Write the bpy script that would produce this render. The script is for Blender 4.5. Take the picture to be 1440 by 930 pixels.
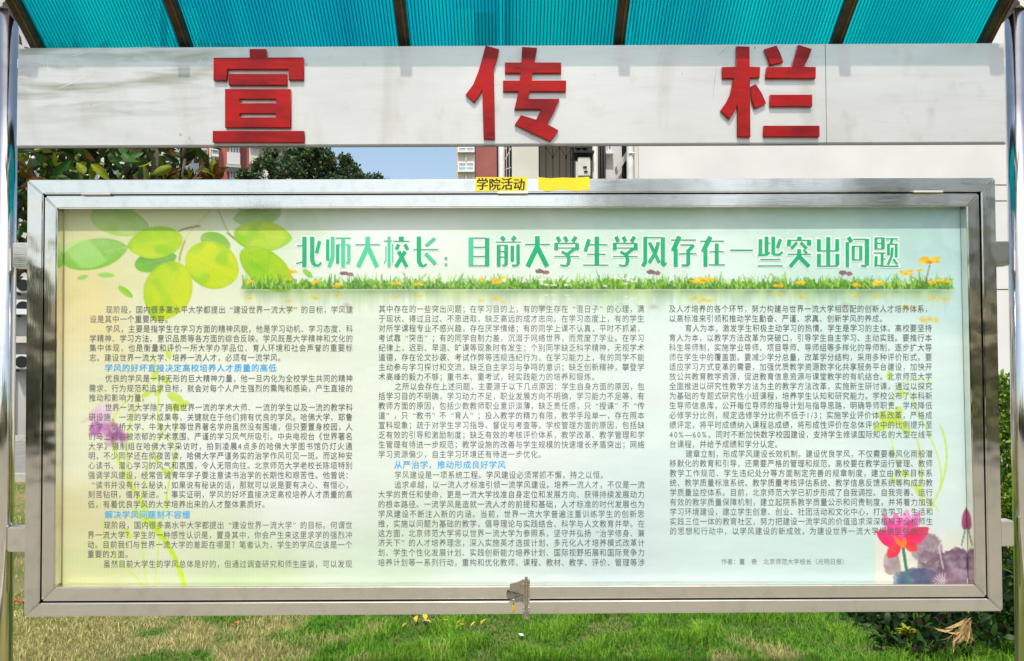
import bpy, bmesh, math, random
import numpy as np
from mathutils import Vector, Matrix, noise as mnoise
R = math.radians
random.seed(7); rng = np.random.default_rng(7)
sc = bpy.context.scene
for o in list(bpy.data.objects): bpy.data.objects.remove(o)

# ------------------------------------------------------------------ camera
F, CX, CY = 1080.0, 720.0, 497.72
YAW, PITCH, ROLL = -0.0062422, 0.0206318, 0.00397905
CAM = Vector((0.0, -2.34, 1.54))
MR = Matrix.Rotation(YAW, 3, 'Z') @ Matrix.Rotation(PITCH, 3, 'X') @ Matrix.Rotation(ROLL, 3, 'Y')
cd = bpy.data.cameras.new('camera'); cam = bpy.data.objects.new('camera', cd)
sc.collection.objects.link(cam); sc.camera = cam
cd.sensor_width = 36.0; cd.lens = F / 1440 * 36
cd.shift_y = (CY - 465) / 1440; cd.clip_start = 0.05; cd.clip_end = 2000
cam.matrix_world = Matrix.Translation(CAM) @ (MR @ Matrix.Rotation(R(90), 3, 'X')).to_4x4()

def U(px, py, y=0.0):
    """the point of the place that lies y metres behind the board's face on the line of sight of a photo pixel"""
    v = MR @ Vector(((px - CX) / F, 1.0, (CY - py) / F))
    t = (y - CAM.y) / v.y
    return CAM + v * t

# ------------------------------------------------------------------ sky, sun, exposure
SUN_EL, SUN_AZ = R(60), R(-5)          # the sun stands behind the photographer, a little to the left
w = bpy.data.worlds.new('World'); sc.world = w; w.use_nodes = True
nt = w.node_tree; bg = nt.nodes['Background']
sky = nt.nodes.new('ShaderNodeTexSky'); sky.sky_type = 'NISHITA'; sky.sun_disc = False
sky.sun_elevation = SUN_EL
sky.sun_rotation = R(180) - SUN_AZ * -1
sky.air_density = 1.35; sky.dust_density = 3.0; sky.ozone_density = 1.0
nt.links.new(sky.outputs[0], bg.inputs[0]); bg.inputs[1].default_value = 0.15
sun = bpy.data.lights.new('sun', 'SUN'); sun.energy = 2.7; sun.angle = R(1.0); sun.color = (1.0, 0.955, 0.88)
so = bpy.data.objects.new('sun', sun); sc.collection.objects.link(so)
sd = Vector((math.sin(SUN_AZ) * math.cos(SUN_EL), -math.cos(SUN_AZ) * math.cos(SUN_EL), math.sin(SUN_EL)))
so.rotation_euler = sd.to_track_quat('Z', 'Y').to_euler(); so.location = sd * 20
sc.view_settings.view_transform = 'Standard'; sc.view_settings.look = 'None'
sc.view_settings.gamma = 1; sc.view_settings.use_curve_mapping = False
sc.view_settings.exposure = 0.36

# ------------------------------------------------------------------ helpers
def lin(c):
    return tuple(((v / 255) / 12.92 if v / 255 <= 0.04045 else ((v / 255 + 0.055) / 1.055) ** 2.4) for v in c)

def mat(name, col, rough=0.6, metal=0.0, var=0.0, scale=8.0, bump=0.0, bscale=40.0, stretch=(1, 1, 1),
        col2=None, lo=0.35, hi=0.65, spec=0.5, trans=0.0, attr=None, rvar=0.0):
    m = bpy.data.materials.new(name); m.use_nodes = True
    t = m.node_tree; N = t.nodes; L = t.links; b = N['Principled BSDF']
    b.inputs['Roughness'].default_value = rough; b.inputs['Metallic'].default_value = metal
    b.inputs['Specular IOR Level'].default_value = spec
    tc = N.new('ShaderNodeTexCoord'); mp = N.new('ShaderNodeMapping'); mp.inputs['Scale'].default_value = stretch
    L.new(tc.outputs['Object'], mp.inputs[0])
    no = N.new('ShaderNodeTexNoise'); no.inputs['Scale'].default_value = scale; no.inputs['Detail'].default_value = 6
    L.new(mp.outputs[0], no.inputs['Vector'])
    ra = N.new('ShaderNodeValToRGB'); L.new(no.outputs[0], ra.inputs[0])
    c2 = col2 if col2 else tuple(max(0, v * (1 - var)) for v in col)
    c1 = col if col2 else tuple(v * (1 + var) for v in col)
    ra.color_ramp.elements[0].position = lo; ra.color_ramp.elements[0].color = (*c2, 1)
    ra.color_ramp.elements[1].position = hi; ra.color_ramp.elements[1].color = (*c1, 1)
    out = ra.outputs[0]
    if attr:
        a = N.new('ShaderNodeAttribute'); a.attribute_name = attr
        mx = N.new('ShaderNodeMix'); mx.data_type = 'RGBA'; mx.blend_type = 'MULTIPLY'; mx.inputs[0].default_value = 1
        L.new(a.outputs['Color'], mx.inputs[6]); L.new(out, mx.inputs[7]); out = mx.outputs[2]
    L.new(out, b.inputs['Base Color'])
    if rvar:
        mr = N.new('ShaderNodeMapRange'); mr.inputs[1].default_value = 0.3; mr.inputs[2].default_value = 0.7
        mr.inputs[3].default_value = max(0.02, rough - rvar); mr.inputs[4].default_value = rough + rvar
        L.new(no.outputs[0], mr.inputs[0]); L.new(mr.outputs[0], b.inputs['Roughness'])
    if bump:
        n2 = N.new('ShaderNodeTexNoise'); n2.inputs['Scale'].default_value = bscale; n2.inputs['Detail'].default_value = 4
        L.new(mp.outputs[0], n2.inputs['Vector'])
        bp = N.new('ShaderNodeBump'); bp.inputs['Strength'].default_value = bump; bp.inputs['Distance'].default_value = 0.01
        L.new(n2.outputs[0], bp.inputs['Height']); L.new(bp.outputs[0], b.inputs['Normal'])
    if trans:
        tr = N.new('ShaderNodeBsdfTranslucent'); L.new(out, tr.inputs[0])
        ms = N.new('ShaderNodeMixShader'); ms.inputs[0].default_value = trans
        L.new(b.outputs[0], ms.inputs[1]); L.new(tr.outputs[0], ms.inputs[2])
        L.new(ms.outputs[0], N['Material Output'].inputs[0])
    return m

def tag(o, label=None, cat=None, group=None, kind=None):
    if label: o['label'] = label
    if cat: o['category'] = cat
    if group: o['group'] = group
    if kind: o['kind'] = kind
    return o
def empty(name, loc, label, cat, group=None):
    o = bpy.data.objects.new(name, None); sc.collection.objects.link(o); o.location = loc
    o.empty_display_size = 0.1
    return tag(o, label, cat, group)
def wpos(o):
    p = Vector((0, 0, 0))
    while o: p = p + o.location; o = o.parent
    return p
def link(name, me, m, parent=None, smooth=False):
    o = bpy.data.objects.new(name, me); sc.collection.objects.link(o)
    if m is not None:
        me.materials.clear()
        for k in (m if isinstance(m, (list, tuple)) else [m]): me.materials.append(k)
    if parent: o.parent = parent; o.location = -wpos(parent)
    if smooth: me.polygons.foreach_set('use_smooth', [True] * len(me.polygons))
    return o
def obj(name, bm, m, parent=None, smooth=False, bevel=0, seg=2):
    if bevel: bmesh.ops.bevel(bm, geom=list(bm.edges), offset=bevel, segments=seg, affect='EDGES', clamp_overlap=True)
    bmesh.ops.recalc_face_normals(bm, faces=bm.faces)
    me = bpy.data.meshes.new(name); bm.to_mesh(me); bm.free()
    return link(name, me, m, parent, smooth)
def BM(): return bmesh.new()
def box(bm, x0, x1, y0, y1, z0, z1):
    r = bmesh.ops.create_cube(bm, size=1)
    for v in r['verts']:
        v.co = Vector(((x0 + x1) / 2 + v.co.x * (x1 - x0), (y0 + y1) / 2 + v.co.y * (y1 - y0), (z0 + z1) / 2 + v.co.z * (z1 - z0)))
    return bm
def boxo(name, x0, x1, y0, y1, z0, z1, m, parent=None, bevel=0):
    return obj(name, box(BM(), x0, x1, y0, y1, z0, z1), m, parent, bevel=bevel)
def prism(bm, pts, y0, y1):
    """pts: (x, z) outline seen from the front"""
    a = [bm.verts.new((x, y0, z)) for x, z in pts]; b = [bm.verts.new((x, y1, z)) for x, z in pts]
    bm.faces.new(a); bm.faces.new(b[::-1])
    n = len(pts)
    for i in range(n): bm.faces.new((a[i], b[i], b[(i + 1) % n], a[(i + 1) % n]))
    return bm
def tube(bm, pts, r, n=8, r2=None):
    pts = [Vector(p) for p in pts]; rings = []
    for i, p in enumerate(pts):
        d = (pts[min(i + 1, len(pts) - 1)] - pts[max(i - 1, 0)]).normalized()
        u = d.cross(Vector((0, 0, 1)) if abs(d.z) < 0.95 else Vector((1, 0, 0))).normalized(); v = d.cross(u)
        rr = r if r2 is None else r + (r2 - r) * i / (len(pts) - 1)
        rings.append([bm.verts.new(p + (u * math.cos(k * 2 * math.pi / n) + v * math.sin(k * 2 * math.pi / n)) * rr) for k in range(n)])
    for a, b in zip(rings, rings[1:]):
        for k in range(n): bm.faces.new((a[k], a[(k + 1) % n], b[(k + 1) % n], b[k]))
    bm.faces.new(rings[0][::-1]); bm.faces.new(rings[-1])
    return bm
def pydata(name, V, Fc, m, parent=None, col=None, smooth=False):
    me = bpy.data.meshes.new(name)
    V = np.asarray(V, dtype=np.float32); Fc = np.asarray(Fc, dtype=np.int32)
    me.vertices.add(len(V)); me.vertices.foreach_set('co', V.ravel())
    k = Fc.shape[1]
    me.loops.add(Fc.size); me.loops.foreach_set('vertex_index', Fc.ravel())
    me.polygons.add(len(Fc)); me.polygons.foreach_set('loop_start', np.arange(0, Fc.size, k, dtype=np.int32))
    me.polygons.foreach_set('loop_total', np.full(len(Fc), k, dtype=np.int32))
    me.update(calc_edges=True)
    if col is not None:
        ca = me.color_attributes.new('tint', 'FLOAT_COLOR', 'POINT')
        c = np.ones((len(V), 4), dtype=np.float32); c[:, :3] = col; ca.data.foreach_set('color', c.ravel())
    return link(name, me, m, parent, smooth)

# ------------------------------------------------------------------ materials
def steel(name, base, rough, streak=(1, 1, 1), bump=0.05, bscale=5.0, rvar=0.06, dirt=0.25):
    m = bpy.data.materials.new(name); m.use_nodes = True
    t = m.node_tree; N = t.nodes; L = t.links; b = N['Principled BSDF']
    b.inputs['Metallic'].default_value = 1.0
    tc = N.new('ShaderNodeTexCoord')
    def nz(scale, st, det=5):
        mp = N.new('ShaderNodeMapping'); mp.inputs['Scale'].default_value = st; L.new(tc.outputs['Object'], mp.inputs[0])
        n = N.new('ShaderNodeTexNoise'); n.inputs['Scale'].default_value = scale; n.inputs['Detail'].default_value = det
        L.new(mp.outputs[0], n.inputs['Vector']); return n
    fine = nz(60, streak, 3); big = nz(3.0, (1, 1, 1), 6); wav = nz(bscale, (1, 1, 1), 2); spot = nz(22, (1, 1, 1), 8)
    ra = N.new('ShaderNodeValToRGB'); L.new(spot.outputs[0], ra.inputs[0])
    ra.color_ramp.elements[0].position = 0.27; ra.color_ramp.elements[0].color = (*[v * (1 - dirt) for v in base], 1)
    ra.color_ramp.elements[1].position = 0.50; ra.color_ramp.elements[1].color = (*base, 1)
    L.new(ra.outputs[0], b.inputs['Base Color'])
    mr = N.new('ShaderNodeMapRange'); mr.inputs[1].default_value = 0.35; mr.inputs[2].default_value = 0.65
    mr.inputs[3].default_value = max(0.03, rough - rvar); mr.inputs[4].default_value = rough + rvar
    ad = N.new('ShaderNodeMath'); ad.operation = 'ADD'; ml = N.new('ShaderNodeMath'); ml.operation = 'MULTIPLY'; ml.inputs[1].default_value = 0.35
    L.new(fine.outputs[0], ml.inputs[0]); L.new(ml.outputs[0], ad.inputs[0])
    m2 = N.new('ShaderNodeMath'); m2.operation = 'MULTIPLY'; m2.inputs[1].default_value = 0.65; L.new(big.outputs[0], m2.inputs[0])
    L.new(m2.outputs[0], ad.inputs[1]); L.new(ad.outputs[0], mr.inputs[0]); L.new(mr.outputs[0], b.inputs['Roughness'])
    bp = N.new('ShaderNodeBump'); bp.inputs['Strength'].default_value = bump; bp.inputs['Distance'].default_value = 0.05
    L.new(wav.outputs[0], bp.inputs['Height'])
    b2 = N.new('ShaderNodeBump'); b2.inputs['Strength'].default_value = 0.04; b2.inputs['Distance'].default_value = 0.002
    L.new(fine.outputs[0], b2.inputs['Height']); L.new(bp.outputs[0], b2.inputs['Normal']); L.new(b2.outputs[0], b.inputs['Normal'])
    return m
M_bar_h = steel('steel_bar_horizontal', (0.86, 0.82, 0.75), 0.14, (0.25, 6, 6), 0.05, 3.5, 0.07, 0.12)
M_bar_v = steel('steel_bar_vertical', (0.79, 0.75, 0.69), 0.09, (6, 6, 0.25), 0.10, 6, 0.05, 0.12)
M_post = steel('steel_post', (0.82, 0.79, 0.73), 0.12, (6, 6, 0.3), 0.008, 3, 0.05, 0.12)
M_latch = steel('steel_latch', (0.56, 0.50, 0.41), 0.22, (3, 3, 3), 0.10, 40, 0.1)
M_latch2 = steel('steel_hasp', (0.42, 0.40, 0.36), 0.2, (3, 3, 3), 0.2, 60, 0.1)
M_dark = mat('dark_gap', (0.02, 0.018, 0.015), 0.7)
M_rib = mat('bronze_rib', (0.045, 0.030, 0.012), 0.5, 0.3, 0.4, 30)
M_ribtrim = mat('rib_trim', (0.12, 0.075, 0.02), 0.45, 0.3, 0.3, 30)

def fascia_mat():
    m = bpy.data.materials.new('brushed_sign_panel'); m.use_nodes = True
    t = m.node_tree; N = t.nodes; L = t.links; b = N['Principled BSDF']
    tc = N.new('ShaderNodeTexCoord')
    def nz(scale, st, det=5, rot=(0, 0, 0), dist=0.0):
        mp = N.new('ShaderNodeMapping'); mp.inputs['Scale'].default_value = st; mp.inputs['Rotation'].default_value = rot
        L.new(tc.outputs['Object'], mp.inputs[0])
        n = N.new('ShaderNodeTexNoise'); n.inputs['Scale'].default_value = scale; n.inputs['Detail'].default_value = det
        n.inputs['Distortion'].default_value = dist
        L.new(mp.outputs[0], n.inputs['Vector']); return n
    def ramp(n, p0, c0, p1, c1):
        r = N.new('ShaderNodeValToRGB'); L.new(n.outputs[0], r.inputs[0]); e = r.color_ramp.elements
        e[0].position = p0; e[0].color = (*c0, 1); e[1].position = p1; e[1].color = (*c1, 1); return r.outputs[0]
    def mult(a, c, f=1.0):
        x = N.new('ShaderNodeMix'); x.data_type = 'RGBA'; x.blend_type = 'MULTIPLY'; x.inputs[0].default_value = f
        L.new(a, x.inputs[6]); L.new(c, x.inputs[7]); return x.outputs[2]
    base = ramp(nz(2.2, (1, 1, 1.6), 5, dist=0.5), 0.35, (0.62, 0.61, 0.565), 0.65, (0.69, 0.68, 0.635))
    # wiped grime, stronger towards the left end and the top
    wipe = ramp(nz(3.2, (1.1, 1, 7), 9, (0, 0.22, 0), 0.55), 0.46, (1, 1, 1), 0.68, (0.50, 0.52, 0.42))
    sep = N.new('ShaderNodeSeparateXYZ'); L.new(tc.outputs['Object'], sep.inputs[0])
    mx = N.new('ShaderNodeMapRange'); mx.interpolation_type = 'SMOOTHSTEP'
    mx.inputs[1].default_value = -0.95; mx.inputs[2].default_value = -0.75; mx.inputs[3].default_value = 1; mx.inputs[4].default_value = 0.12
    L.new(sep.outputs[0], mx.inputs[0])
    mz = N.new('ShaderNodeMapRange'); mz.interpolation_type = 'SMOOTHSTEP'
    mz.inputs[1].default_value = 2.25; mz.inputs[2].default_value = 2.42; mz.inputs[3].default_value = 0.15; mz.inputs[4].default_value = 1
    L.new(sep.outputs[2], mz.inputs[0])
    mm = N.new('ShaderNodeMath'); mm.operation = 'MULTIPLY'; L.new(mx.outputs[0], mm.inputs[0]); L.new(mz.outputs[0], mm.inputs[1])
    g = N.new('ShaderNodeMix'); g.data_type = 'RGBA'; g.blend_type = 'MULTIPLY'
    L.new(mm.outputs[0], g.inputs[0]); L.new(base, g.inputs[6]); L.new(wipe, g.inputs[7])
    c = g.outputs[2]
    c = mult(c, ramp(nz(14, (1, 1, 1), 8), 0.22, (0.75, 0.74, 0.68), 0.40, (1, 1, 1)), 0.6)
    c = mult(c, ramp(nz(5.5, (1, 1, 9), 8, (0, -0.5, 0), 0.8), 0.58, (1, 1, 1), 0.78, (0.80, 0.80, 0.74)), 0.4)
    c = mult(c, ramp(nz(7, (1, 1, .35), 7, (0, 0, 0), 0.6), 0.30, (0.84, 0.83, 0.78), 0.46, (1, 1, 1)), 0.8)
    c = mult(c, ramp(nz(60, (0.15, 1, 3), 2), 0.3, (0.975, 0.975, 0.975), 0.6, (1, 1, 1)))
    c = mult(c, ramp(nz(38, (1, 1, 0.6), 3), 0.20, (0.45, 0.42, 0.38), 0.255, (1, 1, 1)), 0.8)
    L.new(c, b.inputs['Base Color'])
    b.inputs['Metallic'].default_value = 0.35; b.inputs['Roughness'].default_value = 0.34
    wv = nz(2.0, (1, 1, 1), 2); bp = N.new('ShaderNodeBump'); bp.inputs['Strength'].default_value = 0.05; bp.inputs['Distance'].default_value = 0.05
    L.new(wv.outputs[0], bp.inputs['Height']); L.new(bp.outputs[0], b.inputs['Normal'])
    return m
M_fascia = fascia_mat()
M_red = mat('red_painted_letter', (0.42, 0.005, 0.003), 0.36, 0, col2=(0.19, 0.003, 0.004), scale=6, lo=0.33, hi=0.62, stretch=(1, 1, 2.5), bump=0.10, bscale=25, spec=0.25)
M_yellow = mat('yellow_tape', (0.85, 0.68, 0.01), 0.55, 0, 0.06, 12)
M_ink = mat('black_ink', (0.03, 0.025, 0.015), 0.7)
M_seam = mat('seam_shadow_gap', (0.16, 0.16, 0.14), 0.6)

# ------------------------------------------------------------------ ground
M_lawn = mat('lawn_soil', (0.10, 0.14, 0.03), 0.95, 0, col2=(0.24, 0.20, 0.09), scale=1.3, lo=0.40, hi=0.60, bump=0.5, bscale=60, spec=0.1)
M_asph = mat('pale_road', (0.22, 0.21, 0.19), 0.9, 0, 0.15, 3, 0.2, 80)
M_pave = mat('pavement', (0.255, 0.24, 0.18), 0.85, 0, 0.12, 2.0, 0.2, 60)
M_kerb = mat('kerb_concrete', (0.42, 0.40, 0.36), 0.85, 0, 0.15, 6)
def sheet(name, x0, x1, y0, y1, z, m):
    bm = BM(); vs = [bm.verts.new(p) for p in ((x0, y0, z), (x1, y0, z), (x1, y1, z), (x0, y1, z))]; bm.faces.new(vs)
    return tag(obj(name, bm, m), kind='structure')
sheet('ground', -400, 400, -400, 400, -0.012, M_lawn)
sheet('lawn', -30, 30, -0.55, 18, 0.0, M_lawn)
sheet('road', -60, 1.6, 8.6, 14.8, 0.004, M_asph)
sheet('pavement', -60, 60, -13, -0.7, 0.004, M_pave)
tag(boxo('kerb', -60, 1.6, 8.45, 8.6, -0.05, 0.11, M_kerb, bevel=0.01), kind='structure')
tag(boxo('kerb', -60, 1.6, 14.8, 14.95, -0.05, 0.11, M_kerb, bevel=0.01), kind='structure')
tag(boxo('kerb', -60, 60, -0.7, -0.55, -0.05, 0.10, M_kerb, bevel=0.01), kind='structure')

# grass blades: drawn up from the soil, thick near the board where they show
def grass(x0, x1, y0, y1, n, h, wd, m):
    X = rng.uniform(x0, x1, n); Y = rng.uniform(y0, y1, n)
    nz = np.array([mnoise.noise(Vector((a * 1.1, b * 1.6, 3.1))) for a, b in zip(X, Y)])
    n2 = np.array([mnoise.noise(Vector((a * 4.5, b * 4.5, 9.7))) for a, b in zip(X, Y)])
    dry = np.clip(0.35 - (X + 1.55) * 1.3 + nz * 1.6 + n2 * 2.4, 0, .88)           # the left end of the lawn is worn and dry
    dry = np.maximum(dry, np.clip(nz * 2.2 + n2 * 1.6 - 1.05, 0, 0.8))
    keep = rng.uniform(0, 1, n) > 0.30 * dry
    X, Y, nz, n2, dry = X[keep], Y[keep], nz[keep], n2[keep], dry[keep]; n = len(X)
    H = h * rng.uniform(0.35, 1.3, n) * np.clip(1 + 1.5 * n2 + .4 * nz, .35, 2.2) * (1 - 0.55 * dry); W = wd * rng.uniform(0.6, 1.3, n)
    a = rng.uniform(0, 2 * np.pi, n); l = rng.uniform(0.15, 0.9, n) * H; th = rng.uniform(0, 2 * np.pi, n)
    dx, dy = np.cos(a), np.sin(a); lx, ly = np.cos(th) * l, np.sin(th) * l
    V = np.zeros((n, 5, 3))
    V[:, 0] = np.stack([X - dx * W, Y - dy * W, np.zeros(n)], 1); V[:, 1] = np.stack([X + dx * W, Y + dy * W, np.zeros(n)], 1)
    V[:, 2] = np.stack([X + lx * .35 - dx * W * .8, Y + ly * .35 - dy * W * .8, H * .6], 1)
    V[:, 3] = np.stack([X + lx * .35 + dx * W * .8, Y + ly * .35 + dy * W * .8, H * .6], 1)
    V[:, 4] = np.stack([X + lx, Y + ly, H * (1 - .35 * (l / H))], 1)
    b = np.arange(n)[:, None] * 5
    T = np.concatenate([b + [0, 1, 3], b + [0, 3, 2], b + [2, 3, 4]])
    g = np.array((0.075, 0.25, 0.018)); g2 = np.array((0.27, 0.50, 0.04)); d = np.array((0.62, 0.52, 0.25))
    k = np.clip(rng.uniform(0, 1, n) * .9 + n2 * 1.0 - .1, 0, 1)[:, None]
    c = g * (1 - k) + g2 * k
    dd = np.clip(dry * rng.uniform(0.4, 1.5, n), 0, 1)[:, None]
    c = c * (1 - dd) + d * dd * rng.uniform(0.7, 1.15, (n, 1))
    C = np.repeat(c, 5, axis=0)
    return tag(pydata('grass', V.reshape(-1, 3), T, m, col=C), 'grass of the lawn behind the board, dry and tan at the left end', 'grass', kind='stuff')
M_grass = mat('grass_blade', (1, 1, 1), 0.6, 0, 0.1, 3, spec=0.25, trans=0.3, attr='tint')
g1 = grass(-3.4, 3.5, 1.25, 3.3, 150000, 0.058, 0.0026, M_grass); g1['label'] = 'short green lawn grass under the board, tan at its left end'
g2 = grass(-9, 6, 3.3, 8.4, 60000, 0.06, 0.004, M_grass); g2['label'] = 'lawn grass farther back, up to the road kerb'
g3 = grass(-14, 1.4, 15.0, 17.4, 12000, 0.12, 0.008, M_grass); g3['label'] = 'strip of grass beyond the road, at the foot of the buildings'

# ------------------------------------------------------------------ notice board
YF = -0.02                                     # face of the sign panel
board = empty('notice_board', (0, 0.03, 0), 'stainless steel notice board with big red characters, glazed poster case and blue canopy', 'notice board')
def quad(pa, pb, pc, pd, y): return [(p.x, p.z) for p in (U(*pa, y), U(*pb, y), U(*pc, y), U(*pd, y))]
def framebars(parent, outer, inner, y0, y1, mh, mv, name='frame_bar', bev=0.0035, n_m=0.0008):
    o = [U(*p, y0) for p in outer]; i = [U(*p, y0) for p in inner]     # TL TR BR BL
    for k in range(4):
        a, b = o[k], o[(k + 1) % 4]; c, d = i[(k + 1) % 4], i[k]
        pts = [Vector((p.x, 0, p.z)) for p in (a, b, c, d)]
        along = (pts[1] - pts[0]).normalized() * n_m                    # hair-wide mitre joint
        pts = [pts[0] + along, pts[1] - along, pts[2] - along, pts[3] + along]
        obj(name, prism(BM(), [(p.x, p.z) for p in pts], y0, y1), mh if k % 2 == 0 else mv, parent, bevel=bev, seg=3, smooth=False)
case = obj('case_back', box(BM(), U(45, 0).x, U(1395, 0).x, 0.052, 0.060, U(0, 862).z, U(0, 258).z), M_bar_h, board)
framebars(case, [(38, 253), (1400, 250), (1411, 860), (33, 868)], [(60.5, 273), (1380, 269.5), (1390, 842), (55, 848.5)], -0.004, 0.050, M_bar_h, M_bar_v)
door = obj('door', box(BM(), U(61, 0).x, U(1391, 0).x, 0.0500, 0.0515, U(0, 850).z, U(0, 270).z), M_dark, board)
framebars(door, [(62.5, 275.5), (1377, 272), (1388, 840), (57.5, 846)], [(80, 293.5), (1359.5, 290), (1371.5, 822), (77, 826)], -0.001, 0.036, M_bar_h, M_bar_v, 'door_bar')
# hinges along the top, small folded plates
for a, b in ((115, 156), (700, 742), (1284, 1325)):
    p, q = U(a, 271.5, -.006), U(b, 271.5, -.006); zz = U((a + b) / 2, 273.8 - a * 0.0028, -.006).z
    obj('hinge', tube(BM(), [(p.x, -.007, zz), (q.x, -.007, zz)], 0.0042, 10), M_bar_h, door, smooth=False)
# glass
gm = bpy.data.materials.new('clear_glass'); gm.use_nodes = True; N = gm.node_tree.nodes; L = gm.node_tree.links
N.remove(N['Principled BSDF']); tr = N.new('ShaderNodeBsdfTransparent'); tr.inputs[0].default_value = (0.955, 0.975, 0.965, 1)
gl = N.new('ShaderNodeBsdfGlossy'); gl.inputs['Roughness'].default_value = 0.015
fr = N.new('ShaderNodeFresnel'); fr.inputs[0].default_value = 1.35
ms = N.new('ShaderNodeMixShader'); L.new(fr.outputs[0], ms.inputs[0]); L.new(tr.outputs[0], ms.inputs[1]); L.new(gl.outputs[0], ms.inputs[2])
L.new(ms.outputs[0], N['Material Output'].inputs[0])
bm = BM(); q = [U(78, 291, .006), U(1362, 288, .006), U(1374, 824, .006), U(75, 828, .006)]
bm.faces.new([bm.verts.new((p.x, 0.006, p.z)) for p in q]); obj('glass_pane', bm, gm, door)
# inner lining behind the door bars
M_lin = mat('case_lining', (0.30, 0.33, 0.30), 0.45, 0.2, 0.1, 10)
for (a, b) in (((79.2, 293), (1360.3, 289.5)), ((1360.3, 289.5), (1372.3, 822.5)), ((1372.3, 822.5), (76.2, 826.5)), ((76.2, 826.5), (79.2, 293))):
    p, r_ = U(*a, -0.001), U(*b, -0.001); d = (r_ - p).normalized(); nrm = Vector((d.z, 0, -d.x)) * -0.0015
    obj('lining', prism(BM(), [(p.x, p.z), (r_.x, r_.z), (r_.x + nrm.x, r_.z + nrm.z), (p.x + nrm.x, p.z + nrm.z)], 0.0361, 0.0366), M_lin, door)

# latch: bolt in two collars on a plate, with a hasp ear
def PZ(px, py, y=-.012):
    p = U(px, py, y); return p.x, p.z
lt = obj('latch', prism(BM(), [PZ(*p) for p in ((717, 822), (730, 819), (735, 815.5), (745, 815), (745, 849), (734, 849), (731, 838), (716, 836.5))], -0.010, -0.0045), M_latch, board, bevel=0.0008)
x, z = PZ(740, 815); z0 = PZ(740, 866)[1]
obj('bolt', tube(BM(), [(x, -.018, z0), (x, -.018, z + .009)], 0.0046, 12), M_latch, lt)
for py, r_ in ((815.5, .0095), (846.5, .0105), (858.5, .0115), (867.5, .0115)):
    z = PZ(740, py)[1]; obj('collar', tube(BM(), [(x, -.018, z - .0016), (x, -.018, z + .0016)], r_, 16), M_latch, lt)
obj('socket', tube(BM(), [(x, -.016, PZ(740, 867)[1]), (x, -.016, PZ(740, 859)[1])], 0.0095, 14, 0.0075), M_latch, lt)
obj('hasp', prism(BM(), [PZ(*p, -.014) for p in ((713, 834), (720, 833), (736, 838), (736, 845), (728, 847), (719, 845), (712, 840))], -0.0175, -0.0145), M_latch2, lt, bevel=0.0006)
obj('rivet', tube(BM(), [(PZ(736, 821)[0], -.010, PZ(736, 821)[1]), (PZ(736, 821)[0], -.0135, PZ(736, 821)[1])], 0.0032, 12), M_bar_h, lt)
M_brass = mat('yellowed_brass', (0.65, 0.50, 0.05), 0.4, 0.6, 0.2, 30)
pk = empty('padlock', Vector((PZ(722, 850)[0], -.022, PZ(722, 862)[1])), 'tiny brass padlock hanging from the hasp beside the latch bolt', 'padlock')
x, z = PZ(722, 843); z1 = PZ(722, 850)[1]; z2 = PZ(722, 859)[1]
obj('lock_body', box(BM(), x - .0045, x + .0045, -.028, -.020, z2, z1), M_brass, pk, bevel=.001)
obj('shackle', tube(BM(), [(x - .003, -.024, z1)] + [(x + .0035 * math.cos(a), -.024, z + .0035 * math.sin(a)) for a in np.linspace(math.pi, 0, 9)] + [(x + .003, -.024, z1)], .0012, 6), M_bar_h, pk)

# sign panel and its characters
TL, TR, BR_, BL = (25, 67.5), (1412.5, 60.5), (1415, 200.5), (22.5, 206)
pts = [(U(*p, YF).x, U(*p, YF).z) for p in (TL, TR, BR_, BL)]
sign = obj('sign_panel', prism(BM(), pts, YF, YF + 0.011), M_fascia, board, bevel=0.0025, seg=2)
zt = (pts[0][1] + pts[1][1]) / 2
a, b = U(1160.5, 63, YF), U(1162.5, 201.5, YF)
obj('seam', prism(BM(), [(a.x - .0008, a.z), (a.x + .0008, a.z), (b.x + .0008, b.z), (b.x - .0008, b.z)], YF - .0006, YF + .001), M_seam, sign)
M_scr = mat('scratch', (0.78, 0.78, 0.74), 0.5)
for (a, b, c, d, w_) in ((70, 88, 150, 67, .0012), (72, 107, 122, 107, .0008), (73, 129, 130, 106, .0010), (62, 72, 70, 108, .0007), (58, 110, 66, 72, .0007), (140, 70, 236, 66, .0006), (285, 78, 278, 96, .0008), (1008, 80, 1025, 66, .0006), (1002, 140, 1008, 90, .0005)):
    p, q = U(a, b, YF), U(c, d, YF); m_ = (p + q) / 2 + Vector((0, 0, .002)); n_ = Vector((-(q - p).z, 0, (q - p).x)).normalized() * w_
    obj('scratch', prism(BM(), [(v.x, v.z) for v in (p, m_ - n_, q, m_ + n_)], YF - .0004, YF + .001), M_scr if c < 900 else M_seam, sign)
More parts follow.
